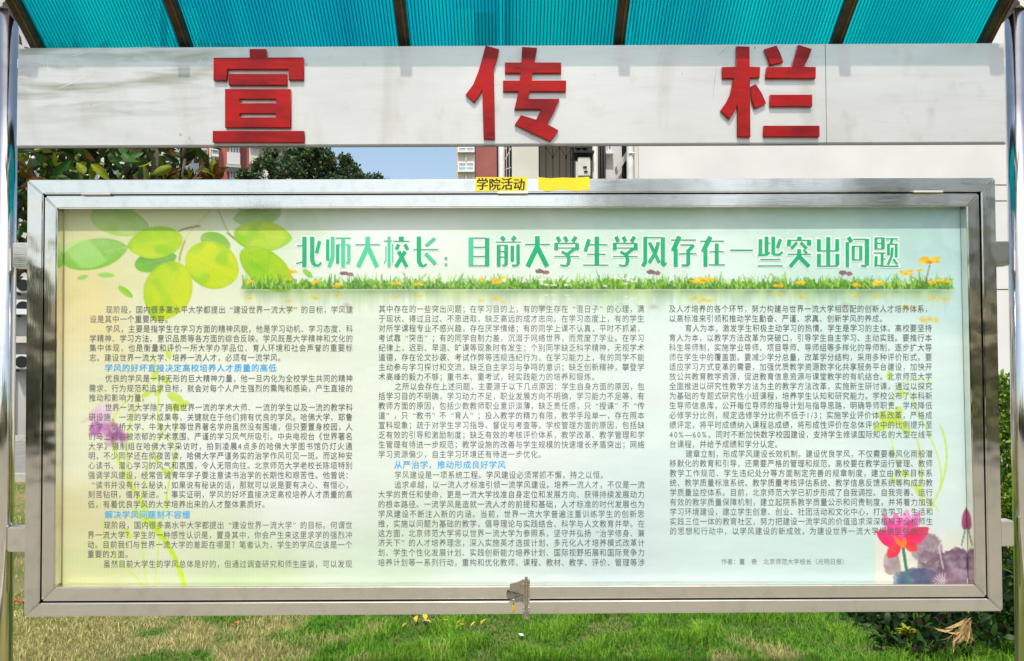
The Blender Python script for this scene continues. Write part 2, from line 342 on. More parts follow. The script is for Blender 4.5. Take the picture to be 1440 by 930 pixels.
# lower lip of the panel
a, b = U(23, 206.5, YF), U(1415, 201, YF)
obj('lower_lip', prism(BM(), [(a.x, a.z), (b.x, b.z), (b.x, b.z - .003), (a.x, a.z - .003)], YF + .002, YF + .010), M_seam, sign)
for py in (90, 178): boxo('rail', U(27, py, 0).x, U(1411, py, 0).x, YF + .0112, .03, U(720, py + 6, 0).z, U(720, py - 6, 0).z, M_post, sign)
def char(polys, ox, label):
    cu = bpy.data.curves.new('c', 'CURVE'); cu.dimensions = '2D'; cu.fill_mode = 'BOTH'; cu.extrude = 0.0045; cu.bevel_depth = 0.0009; cu.bevel_resolution = 1; cu.offset = -0.0009
    for P in polys:
        s = cu.splines.new('POLY'); s.points.add(len(P) - 1); s.use_cyclic_u = True
        for i, (a, b) in enumerate(P):
            p = U(ox + a / 3, b / 3, YF - .014); s.points[i].co = (p.x, p.z, 0, 1)
    o = bpy.data.objects.new('t', cu); sc.collection.objects.link(o); bpy.context.view_layer.update()
    me = bpy.data.meshes.new_from_object(o.evaluated_get(bpy.context.evaluated_depsgraph_get()))
    bpy.data.objects.remove(o)
    me.transform(Matrix.Rotation(R(90), 4, 'X')); me.transform(Matrix.Translation((0, YF - .0054, 0)))
    c = link('red_character', me, M_red, sign); c['label'] = label
box4 = lambda a, b, c, d: [(a, b), (c, b), (c, d), (a, d)]
char([[(1050, 205), (1120, 205), (1124, 241), (1278, 240), (1278, 335), (1216, 335), (1215, 290), (957, 290), (953, 337), (898, 337), (899, 242), (1052, 241)],
      box4(962, 310, 1208, 357), box4(947, 374, 1224, 537), box4(1008, 416, 1164, 434), box4(1008, 477, 1162, 494), box4(895, 551, 1281, 599)], 0, 'left red character 宣')
char([[(608, 190), (666, 206), (656, 250), (643, 285), (646, 440), (648, 586), (600, 584), (597, 480), (594, 378), (578, 408), (560, 430), (524, 398), (556, 355), (578, 300), (594, 245)],
      [(763, 196), (826, 200), (815, 262), (928, 262), (928, 306), (806, 306), (804, 338), (949, 338), (948, 384), (795, 384), (789, 415), (921, 415), (897, 470), (868, 522), (916, 548), (882, 594), (800, 558), (732, 524), (758, 484), (822, 503), (843, 460), (730, 460), (748, 384), (682, 384), (682, 338), (752, 338), (757, 306), (690, 306), (690, 262), (759, 262)]], 480, 'middle red character 传')
char([[(229, 193), (284, 195), (285, 279), (329, 281), (327, 326), (286, 326), (287, 450), (288, 577), (234, 575), (233, 440), (218, 475), (200, 502), (162, 464), (186, 430), (203, 395), (218, 328), (170, 328), (168, 281), (229, 279)],
      [(289, 362), (310, 353), (335, 390), (354, 434), (308, 457), (292, 415)], [(347, 206), (398, 190), (415, 225), (427, 260), (371, 272), (362, 240)],
      [(490, 187), (547, 205), (534, 240), (514, 280), (564, 281), (564, 328), (353, 328), (357, 281), (462, 280), (478, 235)],
      box4(371, 398, 549, 447), box4(344, 529, 580, 575)], 960, 'right red character 栏')

# posts
for a, b, t0 in (((11, 18), (8.5, 905), 18), ((1427, 17), (1431, 905), 17)):
    top, bot = U(*a, .03), U(*b, .03); top = Vector((top.x, .03, top.z)); k = (top.x - bot.x) / (top.z - bot.z)
    foot = Vector((top.x, .03, 0.0))
    po = obj('post', tube(BM(), [foot, top], 0.0295, 40), M_post, board, smooth=True)
    me = po.data
    for pl in me.polygons:
        if len(pl.vertices) > 4: pl.use_smooth = False
    obj('post_cap', tube(BM(), [top + Vector((0, 0, .0)), top + Vector((0, 0, .005)), top + Vector((0, 0, .012))], 0.031, 32, 0.020), M_rib, po)
    obj('base_plate', box(BM(), foot.x - .09, foot.x + .09, -.06, .12, 0.0, 0.012), M_post, po, bevel=.002)
# brackets welded between case and posts
for a, b, c, d in ((16, 341, 39, 376), (9, 742, 36, 777), (1399, 339, 1422, 373), (1408, 733, 1428, 769)):
    p, q = U(a, b, 0.0), U(c, d, 0.0)
    obj('bracket', box(BM(), p.x, q.x, 0.004, 0.044, q.z, p.z), M_bar_h, board, bevel=.003, seg=3)
# tape on the top bar of the case
st = obj('yellow_tape', prism(BM(), [PZ(*p, -.0046) for p in ((669, 249.5), (742, 249.2), (740, 268.5), (668, 269))], -0.0056, -0.0044), M_yellow, case); st['label'] = 'yellow tape with black handwriting'
st2 = obj('yellow_tape', prism(BM(), [PZ(*p, -.0046) for p in ((757, 249.5), (772, 251), (790, 250), (808, 250.5), (828.5, 249), (829, 267), (810, 269), (790, 266.5), (770, 269.5), (757, 266))], -0.0058, -0.0044), M_yellow, case); st2['label'] = 'blank yellow tape'
obj('dark_edge', prism(BM(), [PZ(*p, -.0046) for p in ((757, 248.8), (829, 248.6), (829, 249.6), (808, 251.1), (790, 250.6), (772, 251.6), (757, 250.1))], -0.0064, -0.0059), M_latch, st2) if False else None

# canopy
def cz(y):                                        # underside height of the arched sheet, y behind the sign face
    return zt + 0.05 - 0.80 * y - 0.55 * y * y if y < 0 else zt + 0.05 - 0.80 * y + 0.35 * y * y
YS = [-0.148, -0.11, -0.08, -0.04, 0.0, 0.06, 0.12, 0.18, 0.24, 0.29]
def strip(bm, xa, xb, off, th):
    A = [[bm.verts.new((x, y, cz(y) + o)) for (x, o) in ((xa, off), (xb, off), (xb, off + th), (xa, off + th))] for y in YS]
    for r0, r1 in zip(A, A[1:]):
        for k in range(4): bm.faces.new((r0[k], r0[(k + 1) % 4], r1[(k + 1) % 4], r1[k]))
    bm.faces.new(A[0]); bm.faces.new(A[-1][::-1]); return bm
cm = bpy.data.materials.new('turquoise_polycarbonate'); cm.use_nodes = True; N = cm.node_tree.nodes; L = cm.node_tree.links
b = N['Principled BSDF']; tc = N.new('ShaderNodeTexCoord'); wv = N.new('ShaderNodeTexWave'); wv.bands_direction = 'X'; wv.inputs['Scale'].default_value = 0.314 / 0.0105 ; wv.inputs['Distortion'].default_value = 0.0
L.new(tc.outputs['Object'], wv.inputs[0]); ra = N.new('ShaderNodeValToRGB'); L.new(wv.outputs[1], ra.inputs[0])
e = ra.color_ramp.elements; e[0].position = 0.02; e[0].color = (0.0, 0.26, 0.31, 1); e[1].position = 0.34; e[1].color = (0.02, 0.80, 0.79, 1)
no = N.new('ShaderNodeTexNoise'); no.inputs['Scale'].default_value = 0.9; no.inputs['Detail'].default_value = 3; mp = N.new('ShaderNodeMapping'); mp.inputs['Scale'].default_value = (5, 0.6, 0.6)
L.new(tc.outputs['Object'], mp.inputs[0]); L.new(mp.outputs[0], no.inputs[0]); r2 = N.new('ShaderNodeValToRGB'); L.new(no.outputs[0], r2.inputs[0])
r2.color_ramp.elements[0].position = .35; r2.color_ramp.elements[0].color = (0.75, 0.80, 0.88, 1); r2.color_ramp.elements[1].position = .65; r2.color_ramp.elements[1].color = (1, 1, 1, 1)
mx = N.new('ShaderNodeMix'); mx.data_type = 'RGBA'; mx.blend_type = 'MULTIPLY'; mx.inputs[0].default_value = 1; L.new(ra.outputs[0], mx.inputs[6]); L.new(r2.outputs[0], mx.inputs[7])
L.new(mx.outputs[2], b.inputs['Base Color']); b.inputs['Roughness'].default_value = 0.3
tl = N.new('ShaderNodeBsdfTranslucent'); L.new(mx.outputs[2], tl.inputs[0]); tp = N.new('ShaderNodeBsdfTransparent'); L.new(mx.outputs[2], tp.inputs[0])
m1 = N.new('ShaderNodeMixShader'); m1.inputs[0].default_value = 0.88; L.new(b.outputs[0], m1.inputs[1]); L.new(tl.outputs[0], m1.inputs[2])
m2 = N.new('ShaderNodeMixShader'); m2.inputs[0].default_value = 0.62; L.new(m1.outputs[0], m2.inputs[1]); L.new(tp.outputs[0], m2.inputs[2])
L.new(m2.outputs[0], N['Material Output'].inputs[0])
ribx = [U(p, 62, 0.02).x for p in (52, 262, 569, 870, 1175, 1383)]
canopy = obj('canopy_frame', tube(BM(), [(ribx[0], .29, cz(.29) + .03), (ribx[-1], .29, cz(.29) + .03)], .02, 10), M_rib, board)
for i, x in enumerate(ribx):
    r_ = obj('rib', strip(BM(), x - .017, x + .017, -.030, .030), M_rib, canopy)
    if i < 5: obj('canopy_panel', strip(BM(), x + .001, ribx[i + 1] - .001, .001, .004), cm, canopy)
for i, x in enumerate(ribx): obj('rib_trim', strip(BM(), x + .004, x + .0085, -.0325, .002), M_ribtrim, canopy)
for s, x, xp in ((-1, ribx[0], U(11, 18, .03).x), (1, ribx[-1], U(1427, 17, .03).x)):
    z = U(0, 12, .03).z + .01
    obj('post_arm', tube(BM(), [(xp, .03, z), (x, -.02, cz(-.02) - .012)], .016, 8), M_rib, canopy)
    obj('side_beam', box(BM(), min(xp, x) - .012, max(xp, x) + .012, -.135, -.105, cz(-.12) - .03, cz(-.12) + .0), M_rib, canopy)

# ------------------------------------------------------------------ poster: printed artwork, computed
YP = 0.0368
x0p, x1p, y0p, y1p = 72.0, 1378.0, 286.0, 832.0
GW, GH = 980, 410
PX = np.linspace(x0p, x1p, GW)[None, :].repeat(GH, 0); PY = np.linspace(y0p, y1p, GH)[:, None].repeat(GW, 1)
def s2l(c): c = np.asarray(c, float) / 255; return np.where(c <= .04045, c / 12.92, ((c + .055) / 1.055) ** 2.4)
ctl = [(85, 300, 205, 205, 140), (90, 400, 226, 208, 140), (95, 460, 232, 214, 155), (110, 540, 226, 222, 180), (100, 640, 226, 224, 190), (100, 720, 226, 215, 160), (110, 810, 222, 224, 160),
       (200, 330, 215, 215, 160), (250, 470, 228, 228, 200), (300, 560, 230, 233, 222), (300, 650, 232, 235, 228), (250, 760, 226, 228, 195), (330, 812, 208, 226, 176), (430, 700, 232, 236, 230),
       (420, 310, 205, 222, 185), (480, 350, 228, 236, 222), (600, 340, 232, 240, 226), (720, 330, 214, 233, 210), (620, 390, 226, 234, 215), (720, 450, 234, 238, 232), (720, 600, 234, 237, 234),
       (550, 810, 214, 230, 205), (700, 812, 222, 236, 226), (860, 760, 212, 228, 230), (900, 330, 205, 233, 214), (1000, 380, 222, 238, 228), (1000, 500, 232, 238, 234), (1100, 650, 226, 237, 230),
       (1000, 770, 216, 234, 228), (1150, 810, 208, 232, 226), (1150, 330, 198, 230, 214), (1280, 320, 182, 218, 210), (1350, 330, 170, 208, 208), (1350, 430, 190, 222, 220), (1350, 600, 208, 230, 226), (1300, 500, 220, 236, 230), (1330, 700, 218, 232, 228)]
num = np.zeros((GH, GW, 3)); den = np.zeros((GH, GW, 1))
for a, b, *c in ctl:
    wgt = 1.0 / (((PX - a) ** 2 + (PY - b) ** 2 * 1.6) + 1500.0) ** 1.7
    num += wgt[..., None] * np.array(c, float); den += wgt[..., None]
C = num / den
def over(mask, col, al=1.0):
    global C
    m = (np.clip(mask, 0, 1) * al)[..., None]; C = C * (1 - m) + np.asarray(col, float) * m
def cloud(sx, sy, seed, n=60):
    r = np.random.default_rng(seed); g = r.uniform(0, 1, (n, n))
    ca, sa = (math.cos(.65 + seed), math.sin(.65 + seed)) if sx == sy else (1, 0)
    u = ((PX * ca + PY * sa) * sx) % (n - 1); v = ((PY * ca - PX * sa) * sy) % (n - 1); i = u.astype(int); j = v.astype(int); fu = u - i; fv = v - j
    fu = fu * fu * (3 - 2 * fu); fv = fv * fv * (3 - 2 * fv)
    return (g[j, i] * (1 - fu) + g[j, i + 1] * fu) * (1 - fv) + (g[j + 1, i] * (1 - fu) + g[j + 1, i + 1] * fu) * fv
C += ((cloud(.012, .05, 1) - .5) * 7 + (cloud(.05, .2, 2) - .5) * 4)[..., None]
C = C * .88 + C.mean(-1, keepdims=True) * .12 + 2
C -= (15 * np.clip((PY - 620) / 200, 0, 1))[..., None]  # colour darkened downwards to offset the strong sun and bounce light near the bottom
# soft white rays and rippling lines behind the headline
over(np.exp(-((PX - 560) / 170) ** 2 - ((PY - 345) / 28) ** 2) * (0.7 + 0.3 * np.sin(PY * 0.62 + np.sin(PX * .02) * 2)), (248, 250, 246), .4)
over(np.exp(-((PX - 520) / 55) ** 2 - ((PY - 330) / 16) ** 2), (246, 249, 244), .6)
for k, (xc, sl, wd) in enumerate(((180, .9, 10), (150, .5, 6), (440, .55, 7), (470, .2, 5), (400, -.3, 5), (520, .6, 6), (760, .5, 14), (640, -.4, 9))):
    over(np.exp(-((PX - xc - (PY - 290) * sl) / wd) ** 2) * np.clip((345 - PY) / 55, 0, 1), (246, 248, 236), .30)
over(np.exp(-((PX - 100 - (PY - 360) * .45) / 22) ** 2) * np.exp(-((PY - 440) / 60) ** 2), (236, 215, 150), .5)
over(1 / (1 + np.exp(-(30 - np.hypot(PX - 1352, PY - 325)) / 1.5)), (205, 228, 226), .45)
def leaf(cx, cy, a, b, ang, c1, c2, al=1.0, tip=0.35, vein=True):
    t = R(ang); u = (PX - cx) * math.cos(t) + (PY - cy) * math.sin(t); v = -(PX - cx) * math.sin(t) + (PY - cy) * math.cos(t)
    s = np.clip(u / a, -1, 1); hw = b * np.where(s > 0, np.clip(1 - np.clip(s, 0, 1) ** (2.3 - tip), 0, 1) ** (.55 + .5 * tip), np.sqrt(np.clip(1 - s * s, 0, 1)))
    hw = hw * (1 + .035 * np.abs(np.sin(u * .75)) * vein)
    m = np.clip((hw - np.abs(v)) / 1.3 + .5, 0, 1) * (np.abs(u) < a)
    g = np.clip(.5 + .5 * v / (b + 1e-6) + (cloud(.09, .09, int(abs(cx))) - .5) * .5, 0, 1)[..., None]
    col = np.asarray(c1, float) * (1 - g) + np.asarray(c2, float) * g
    if vein:
        vv = np.exp(-(v / 1.0) ** 2) * .14 + np.exp(-((((u - np.abs(v) * .75) / (a * .2)) % 1 - .5) / .07) ** 2) * .13
        col = col + vv[..., None] * (np.array((236, 240, 150)) - col)
        rim = np.clip(1 - (hw - np.abs(v)) / 5, 0, 1); col = col + (rim * .22)[..., None] * (np.array((120, 168, 20)) - col); col = col + (np.clip((cloud(.06, .06, int(abs(cy)) + 3) - .55) * 1.6, 0, .5))[..., None] * (np.array((120, 190, 20)) - col)
    over_col(m * al, col)
def over_col(m, col):
    global C
    m = np.clip(m, 0, 1)[..., None]; C = C * (1 - m) + col * m
def segd(p, q):
    p = np.array(p, float); q = np.array(q, float); d = q - p; L2 = (d ** 2).sum() + 1e-9
    t = np.clip(((PX - p[0]) * d[0] + (PY - p[1]) * d[1]) / L2, 0, 1)
    return np.hypot(PX - p[0] - t * d[0], PY - p[1] - t * d[1])
def stroke(pts, w, col, al=1.0, w2=None):
    for i, (p, q) in enumerate(zip(pts, pts[1:])):
        ww = w if w2 is None else w + (w2 - w) * i / max(1, len(pts) - 2)
        over(np.clip(ww - segd(p, q) + .6, 0, 1), col, al)
def bez(p0, p1, p2, p3, n=12):
    return [tuple((1 - t) ** 3 * np.array(p0) + 3 * (1 - t) ** 2 * t * np.array(p1) + 3 * (1 - t) * t * t * np.array(p2) + t ** 3 * np.array(p3)) for t in np.linspace(0, 1, n)]
leaf(168, 312, 42, 20, 12, (138, 178, 72), (170, 200, 90), .7)
leaf(360, 303, 34, 16, 170, (140, 172, 84), (120, 160, 80), .6)
leaf(133, 358, 47, 21, -12, (150, 196, 96), (120, 182, 60), .95)
over(np.clip((26 - np.abs(PX - 112 - (PY - 350) * .9)) / 6, 0, 1) * (np.hypot((PX - 118) / 36, (PY - 358) / 20) < 1), (176, 218, 130), .6)
leaf(302, 341, 22, 13, 20, (112, 168, 60), (150, 190, 66), .9)
leaf(218, 368, 30, 15, -14, (96, 160, 58), (120, 176, 60), .95)
leaf(217, 342, 39, 22, 172, (196, 214, 30), (160, 200, 10), 1)
stroke(bez((294, 296), (285, 310), (268, 318), (259, 339)), 1.1, (212, 205, 150), .9)
stroke(bez((250, 326), (262, 320), (272, 320), (280, 318)), .9, (120, 110, 60), .8)
stroke(bez((259, 339), (255, 350), (252, 356), (251, 368)), .9, (150, 150, 70), .9)
stroke(bez((306, 296), (312, 312), (318, 328), (328, 336)), 1.0, (190, 190, 120), .9)
stroke(bez((318, 328), (328, 336), (336, 344), (346, 350)), .9, (130, 120, 80), .8)
leaf(368, 333, 41, 21, 4, (196, 212, 60), (170, 208, 44), .95)
leaf(374, 380, 45, 24, 38, (172, 204, 20), (150, 198, 30), 1)
leaf(297, 374, 39, 32, 28, (206, 216, 8), (190, 210, 30), 1, tip=.15)
leaf(234, 412, 45, 33, 112, (206, 214, 8), (180, 206, 20), 1, tip=.5)
leaf(116, 391, 8, 3.2, -14, (150, 200, 90), (140, 196, 70), .9, vein=False); leaf(149, 388, 12, 3.4, 2, (150, 206, 80), (140, 200, 70), .9, vein=False)
leaf(176, 412, 13, 4.6, 38, (130, 190, 30), (160, 206, 60), 1, vein=False); leaf(431, 386, 9, 4, 40, (140, 196, 70), (150, 200, 80), .9, vein=False)
# strip of printed turf, its flowers and its mirror image
GX = slice(None)
rr = np.random.default_rng(5)
hgt = np.interp(PX[0], np.arange(330, 1350, 7.0), rr.uniform(7, 15, len(np.arange(330, 1350, 7.0))))
hgt += np.interp(PX[0], np.arange(330, 1350, 2.6), rr.uniform(-4, 4, len(np.arange(330, 1350, 2.6))))
env = np.clip((PX[0] - 334) / 12, 0, 1) * np.clip((1345 - PX[0]) / 14, 0, 1); hgt = hgt * env + 1
base = 408.5 - 1.5 * (PX[0] - 720) / 720 * 0
tm = np.clip((PY - (base - hgt)[None, :]) / 1.5, 0, 1) * np.clip((base[None, :] - PY) / 1.2, 0, 1) * env[None, :]
gcol = np.array((96, 150, 40.)) + ((cloud(.5, .35, 8, 200) - .5) * 90)[..., None] * np.array((1, .9, .5)) + ((cloud(.03, .01, 9) - .5) * 40)[..., None] * np.array((1, .6, .2))
gcol = gcol * (1 - np.clip((PY - 401) / 9, 0, 1)[..., None] * .35)
mir = np.clip((PY - 408.5) / 1, 0, 1) * np.clip(1 - (PY - 409) / (hgt[None, :] * 2.0 + 3), 0, 1) * env[None, :]
over_col(mir * (.75 - .25 * np.clip((PY - 409) / 18, 0, 1)), np.array((150, 176, 104.)) + ((cloud(.10, .03, 12, 200) - .5) * 90)[..., None] * np.array((1, .8, .3)) - (30 * np.exp(-(PY - 409) / 5.0))[..., None])
over_col(tm * .95, np.clip(gcol, 20, 235))
for k in range(1100):
    x = rr.uniform(338, 1340); h = rr.uniform(4, 14) * (1 if rr.random() > .04 else 1.4); l = rr.normal(0, 4)
    c = [(120, 180, 50), (150, 200, 60), (80, 140, 40), (176, 210, 90), (66, 120, 36)][rr.integers(5)]
    y = rr.uniform(398, 408); xs0 = int((x - 14 - x0p) / (x1p - x0p) * GW); xs1 = xs0 + 24; ys0 = int((380 - y0p) / (y1p - y0p) * GH); ys1 = ys0 + 24
    sx = slice(max(0, xs0), xs1); sy = slice(ys0, ys1)
    qx, qy = PX[sy, sx], PY[sy, sx]; dd = np.array((l, -h)); t = np.clip(((qx - x) * dd[0] + (qy - y) * dd[1]) / (dd @ dd), 0, 1)
    m = np.clip(1.1 - .6 * t - np.hypot(qx - x - t * dd[0], qy - y - t * dd[1]) + .3, 0, 1)[..., None] * .85
    C[sy, sx] = C[sy, sx] * (1 - m) + np.array(c, float) * m
def flower(x, y, r, col=(246, 200, 18), mid=(222, 120, 24), mirror=True, sq=.5):
    rf = np.random.default_rng(int(x * 7)); r = r * .92
    pet = [(rf.uniform(-.75, .75), rf.uniform(-.55, .45), rf.uniform(.22, .42), rf.uniform(.35, .6)) for _ in range(9)]
    for s_, al in (((1, .95), (-1, .28)) if mirror else ((1, .95),)):
        for dx, dy, pr, q in pet:
            yy = y + dy * r * sq; yy = yy if s_ == 1 else 2 * 409 - yy
            c = np.array(col, float) + rf.uniform(-22, 14)
            over(np.clip((r * pr - np.hypot(PX - x - dx * r, (PY - yy) / q)) / 1.6 + .5, 0, 1), np.clip(c, 0, 252), al)
        yy = y + r * .12 if s_ == 1 else 2 * 409 - y
        over(np.clip((r * .22 - np.hypot(PX - x, (PY - yy) / .6)) / 1.5 + .4, 0, 1), mid, al * .75)
for f in ((351, 398, 9), (442, 398, 8), (473, 402, 9), (553, 399, 9), (585, 401, 8), (694, 397, 11), (676, 394, 6), (705, 392, 6), (975, 398, 9), (988, 395, 12), (1000, 394, 6), (1094, 402, 9), (1124, 399, 10), (1205, 402, 10), (1234, 400, 10), (1312, 398, 12), (1328, 395, 9)): flower(*f)
for f in ((1307, 368, 19), (1273, 385, 11), (1292, 381, 6), (410, 383, 8), (404, 393, 7)): flower(*f, col=(250, 196, 24))
stroke([(1307, 374), (1303, 390), (1300, 404)], .8, (110, 120, 50), .8); stroke([(1292, 384), (1293, 404)], .7, (110, 130, 50), .8); stroke([(1281, 390), (1300, 402)], .7, (120, 140, 60), .8)
for k in range(16): flower(rr.uniform(735, 800) + (90 if k % 2 else 0), rr.uniform(390, 404), rr.uniform(3, 5.5), (246, 246, 240), (230, 200, 60))
for x, y in ((485, 387), (1188, 386), (760, 384), (917, 385)):      # small moths
    over(np.hypot((PX - x + 4) / 6, (PY - y + 1.5) / 3.2) < 1, (120, 80, 90), .85); over(np.hypot((PX - x - 5) / 5, (PY - y) / 3) < 1, (150, 90, 100), .85)
    over(np.exp(-((PX - x) / 6) ** 2 - ((PY - 2 * 409 + y) / 4) ** 2), (150, 100, 110), .35)
for p, q in (((575, 405), (597, 387)), ((573, 402), (565, 385)), ((1100, 402), (1082, 386)), ((1103, 402), (1102, 384)), ((700, 396), (698, 386))): stroke([p, q], 1.0, (160, 190, 60), .9)
# left side: purple bloom on tangled stems
G1 = (196, 222, 70)
for pts, w in ((bez((152, 600), (170, 700), (240, 740), (258, 822)), 2.2), (bez((196, 560), (150, 660), (200, 720), (236, 770)), 1.3), (bez((236, 600), (200, 640), (190, 720), (205, 822)), .9),
               (bez((240, 560), (262, 640), (220, 700), (218, 822)), .9), (bez((212, 500), (240, 560), (200, 590), (240, 625)), 1.2), (bez((210, 540), (180, 560), (160, 580), (156, 600)), 1.0),
               (bez((145, 730), (140, 780), (180, 800), (200, 822)), .8), (bez((250, 640), (240, 660), (230, 690), (236, 720)), 1.1)):
    stroke(pts, w, G1, .75)
stroke(bez((190, 720), (220, 745), (245, 770), (258, 824)), 3.4, (190, 220, 50), .75)
for x, y, a, b, an in ((232, 536, 8, 4, 60), (216, 530, 9, 4, 100), (245, 560, 12, 6, 20), (252, 572, 14, 7, -20), (222, 552, 9, 4, 130), (205, 556, 9, 4, 150), (236, 500, 8, 4, 80), (180, 752, 9, 4, 60), (232, 664, 8, 4, 20), (220, 648, 7, 3, 100)):
    leaf(x, y, a, b, an, (196, 220, 60), (186, 214, 50), .75, vein=False)
for cx_, cy_, rx, ry, c_, al_ in ((140, 592, 22, 22, (214, 140, 206), .55), (150, 606, 21, 17, (176, 70, 172), .6), (166, 614, 13, 12, (150, 40, 140), .6), (134, 606, 12, 12, (190, 80, 180), .6), (146, 580, 16, 12, (232, 190, 226), .6), (156, 622, 10, 8, (180, 90, 172), .5)):
    d_ = np.hypot((PX - cx_) / rx, (PY - cy_) / ry) + (cloud(.13, .13, cx_) - .5) * .8
    over(np.clip((1 - d_) * 2.2, 0, 1) * np.clip(.55 + cloud(.3, .22, cy_) * .8, 0, 1), c_, al_)
# right side: green tendrils
for pts, w in ((bez((1276, 548), (1296, 600), (1330, 640), (1322, 690)), 1.1), (bez((1256, 640), (1240, 560), (1260, 520), (1310, 540)), .8), (bez((1322, 600), (1340, 640), (1330, 680), (1305, 720)), 1.6), (bez((1255, 630), (1262, 690), (1300, 690), (1320, 720)), .8), (bez((1290, 620), (1300, 670), (1290, 700), (1300, 712)), 1.6)):
    stroke(pts, w, G1, .6)
for x, y, a, b, an in ((1252, 590, 20, 10, 20), (1240, 600, 14, 7, -30), (1272, 604, 12, 6, 50), (1262, 584, 12, 6, 110), (1268, 555, 7, 4, 60), (1250, 530, 7, 4, 90), (1290, 690, 9, 4, 80), (1272, 668, 8, 4, 20), (1256, 676, 7, 3, 40)):
    leaf(x, y, a, b, an, (200, 224, 70), (190, 218, 60), .7, vein=False)
# lotus picture
box_m = np.clip((PX - 1228.5) / 2, 0, 1) * np.clip((PY - 738) / 30, 0, 1)
over(box_m, (232, 222, 204), .75)
def blotch(cx, cy, rx, ry, col, al, seed):
    n = cloud(.08, .08, seed); d = np.hypot((PX - cx) / rx, (PY - cy) / ry) + (n - .5) * .45 + (cloud(.35, .35, seed + 5) - .5) * .14
    tex = np.clip(.84 + (cloud(.09, .09, seed + 1) - .5) * .45 + (cloud(.23, .23, seed + 2) - .5) * .35, 0, 1)
    over(np.clip((1 - d) * 9, 0, 1) * tex * (PX > 1229), col, al)
blotch(1303, 775, 24, 25, (142, 114, 128), .92, 21); blotch(1310, 800, 24, 26, (112, 84, 104), .85, 23); blotch(1254, 793, 13, 20, (150, 122, 128), .85, 25); blotch(1290, 812, 32, 13, (72, 78, 112), .95, 30); blotch(1270, 814, 16, 11, (58, 92, 124), .7, 31)
blotch(1345, 797, 25, 30, (108, 74, 104), .95, 33); blotch(1368, 794, 9, 34, (74, 52, 78), .95, 36); blotch(1330, 814, 18, 12, (128, 96, 116), .8, 38)
for k in range(9):
    a = R(-80 - 16 * k); stroke([(1326, 822), (1326 + 15 * math.cos(a), 822 + 15 * math.sin(a))], .6, (240, 226, 230), .6)
    stroke([(1301, 792), (1301 + 24 * math.cos(a + .7), 792 + 24 * math.sin(a + .7))], .5, (198, 178, 188), .45)
for p, q in (((1320, 772), (1326, 800)), ((1320, 770), (1330, 748)), ((1327, 760), (1320, 745))): stroke([p, q], 1.0, (238, 224, 220), .6)
stroke(bez((1269, 768), (1271, 785), (1275, 806), (1277, 822)), 2.0, (58, 120, 98), .95)
stroke(bez((1357, 744), (1356, 752), (1354, 758), (1352, 768)), .8, (96, 120, 84), .9)
def petal(bx, by, tx, ty, wd_, c1, c2, al=.95):
    L0 = math.hypot(tx - bx, ty - by) / 2
    leaf((bx + tx) / 2, (by + ty) / 2, L0, wd_, math.degrees(math.atan2(ty - by, tx - bx)), c1, c2, al, tip=.55, vein=False)
for t_, w_, c, c2, al in (((1240, 724), 7, (244, 120, 190), (240, 80, 160), .85), ((1257, 721), 7, (246, 120, 190), (240, 90, 170), .85), ((1275, 717), 8, (248, 150, 205), (244, 100, 180), .8), ((1293, 719), 7, (246, 130, 195), (238, 80, 160), .85),
                          ((1248, 733), 8, (238, 50, 140), (244, 90, 160), .9), ((1284, 731), 8, (232, 36, 120), (242, 80, 150), .9), ((1266, 728), 8, (240, 60, 150), (246, 110, 170), .85), ((1231, 748), 9, (238, 26, 96), (246, 60, 130), 1), ((1306, 743), 9, (230, 16, 80), (244, 60, 120), 1)):
    petal(1268, 768, *t_, w_ * 1.25, c, c2, al)
petal(1264, 766, 1247, 785, 8.5, (236, 24, 60), (246, 70, 90)); petal(1273, 765, 1289, 775, 7, (232, 34, 50), (244, 70, 70))
petal(1268, 770, 1256, 754, 3, (250, 150, 50), (250, 120, 40), .9); petal(1268, 771, 1272, 756, 4, (250, 120, 30), (250, 160, 60), .9)
petal(1356, 746, 1362, 712, 6.5, (196, 80, 120), (110, 50, 84)); over(np.exp(-((PX - 1364) / 4) ** 2 - ((PY - 732) / 14) ** 2), (70, 40, 62), .7)
# print texture: faint vertical ribbing of the backing board
C += (np.sin(PX * 1.15) * 1.2 * np.clip((600 - PX) / 300, 0, 1))[..., None]
C = np.clip(C, 0, 244)
TLc, TRc, BRc, BLc = (U(x0p, y0p, YP), U(x1p, y0p, YP), U(x1p, y1p, YP), U(x0p, y1p, YP))
uu = np.linspace(0, 1, GW)[None, :, None]; vv = np.linspace(0, 1, GH)[:, None, None]
A = lambda v: np.array(v)[None, None, :]
G = (A(TLc) * (1 - uu) + A(TRc) * uu) * (1 - vv) + (A(BLc) * (1 - uu) + A(BRc) * uu) * vv
G[..., 1] = YP + 0.0002 * np.sin(uu[..., 0] * 9) * np.sin(vv[..., 0] * 4)
idx = np.arange(GW * GH).reshape(GH, GW)
Q = np.stack([idx[:-1, :-1], idx[1:, :-1], idx[1:, 1:], idx[:-1, 1:]], -1).reshape(-1, 4)
M_poster = bpy.data.materials.new('printed_poster'); M_poster.use_nodes = True
N = M_poster.node_tree.nodes; L = M_poster.node_tree.links; at = N.new('ShaderNodeAttribute'); at.attribute_name = 'tint'
L.new(at.outputs['Color'], N['Principled BSDF'].inputs['Base Color']); N['Principled BSDF'].inputs['Roughness'].default_value = 0.5
poster = empty('poster', (0, YP, TLc.z - .6), 'pale green printed poster of text with green headline, leaves and lotus, behind the glass', 'poster')
pp = pydata('printed_sheet', G.reshape(-1, 3), Q, M_poster, poster, col=s2l(C.reshape(-1, 3)), smooth=True)

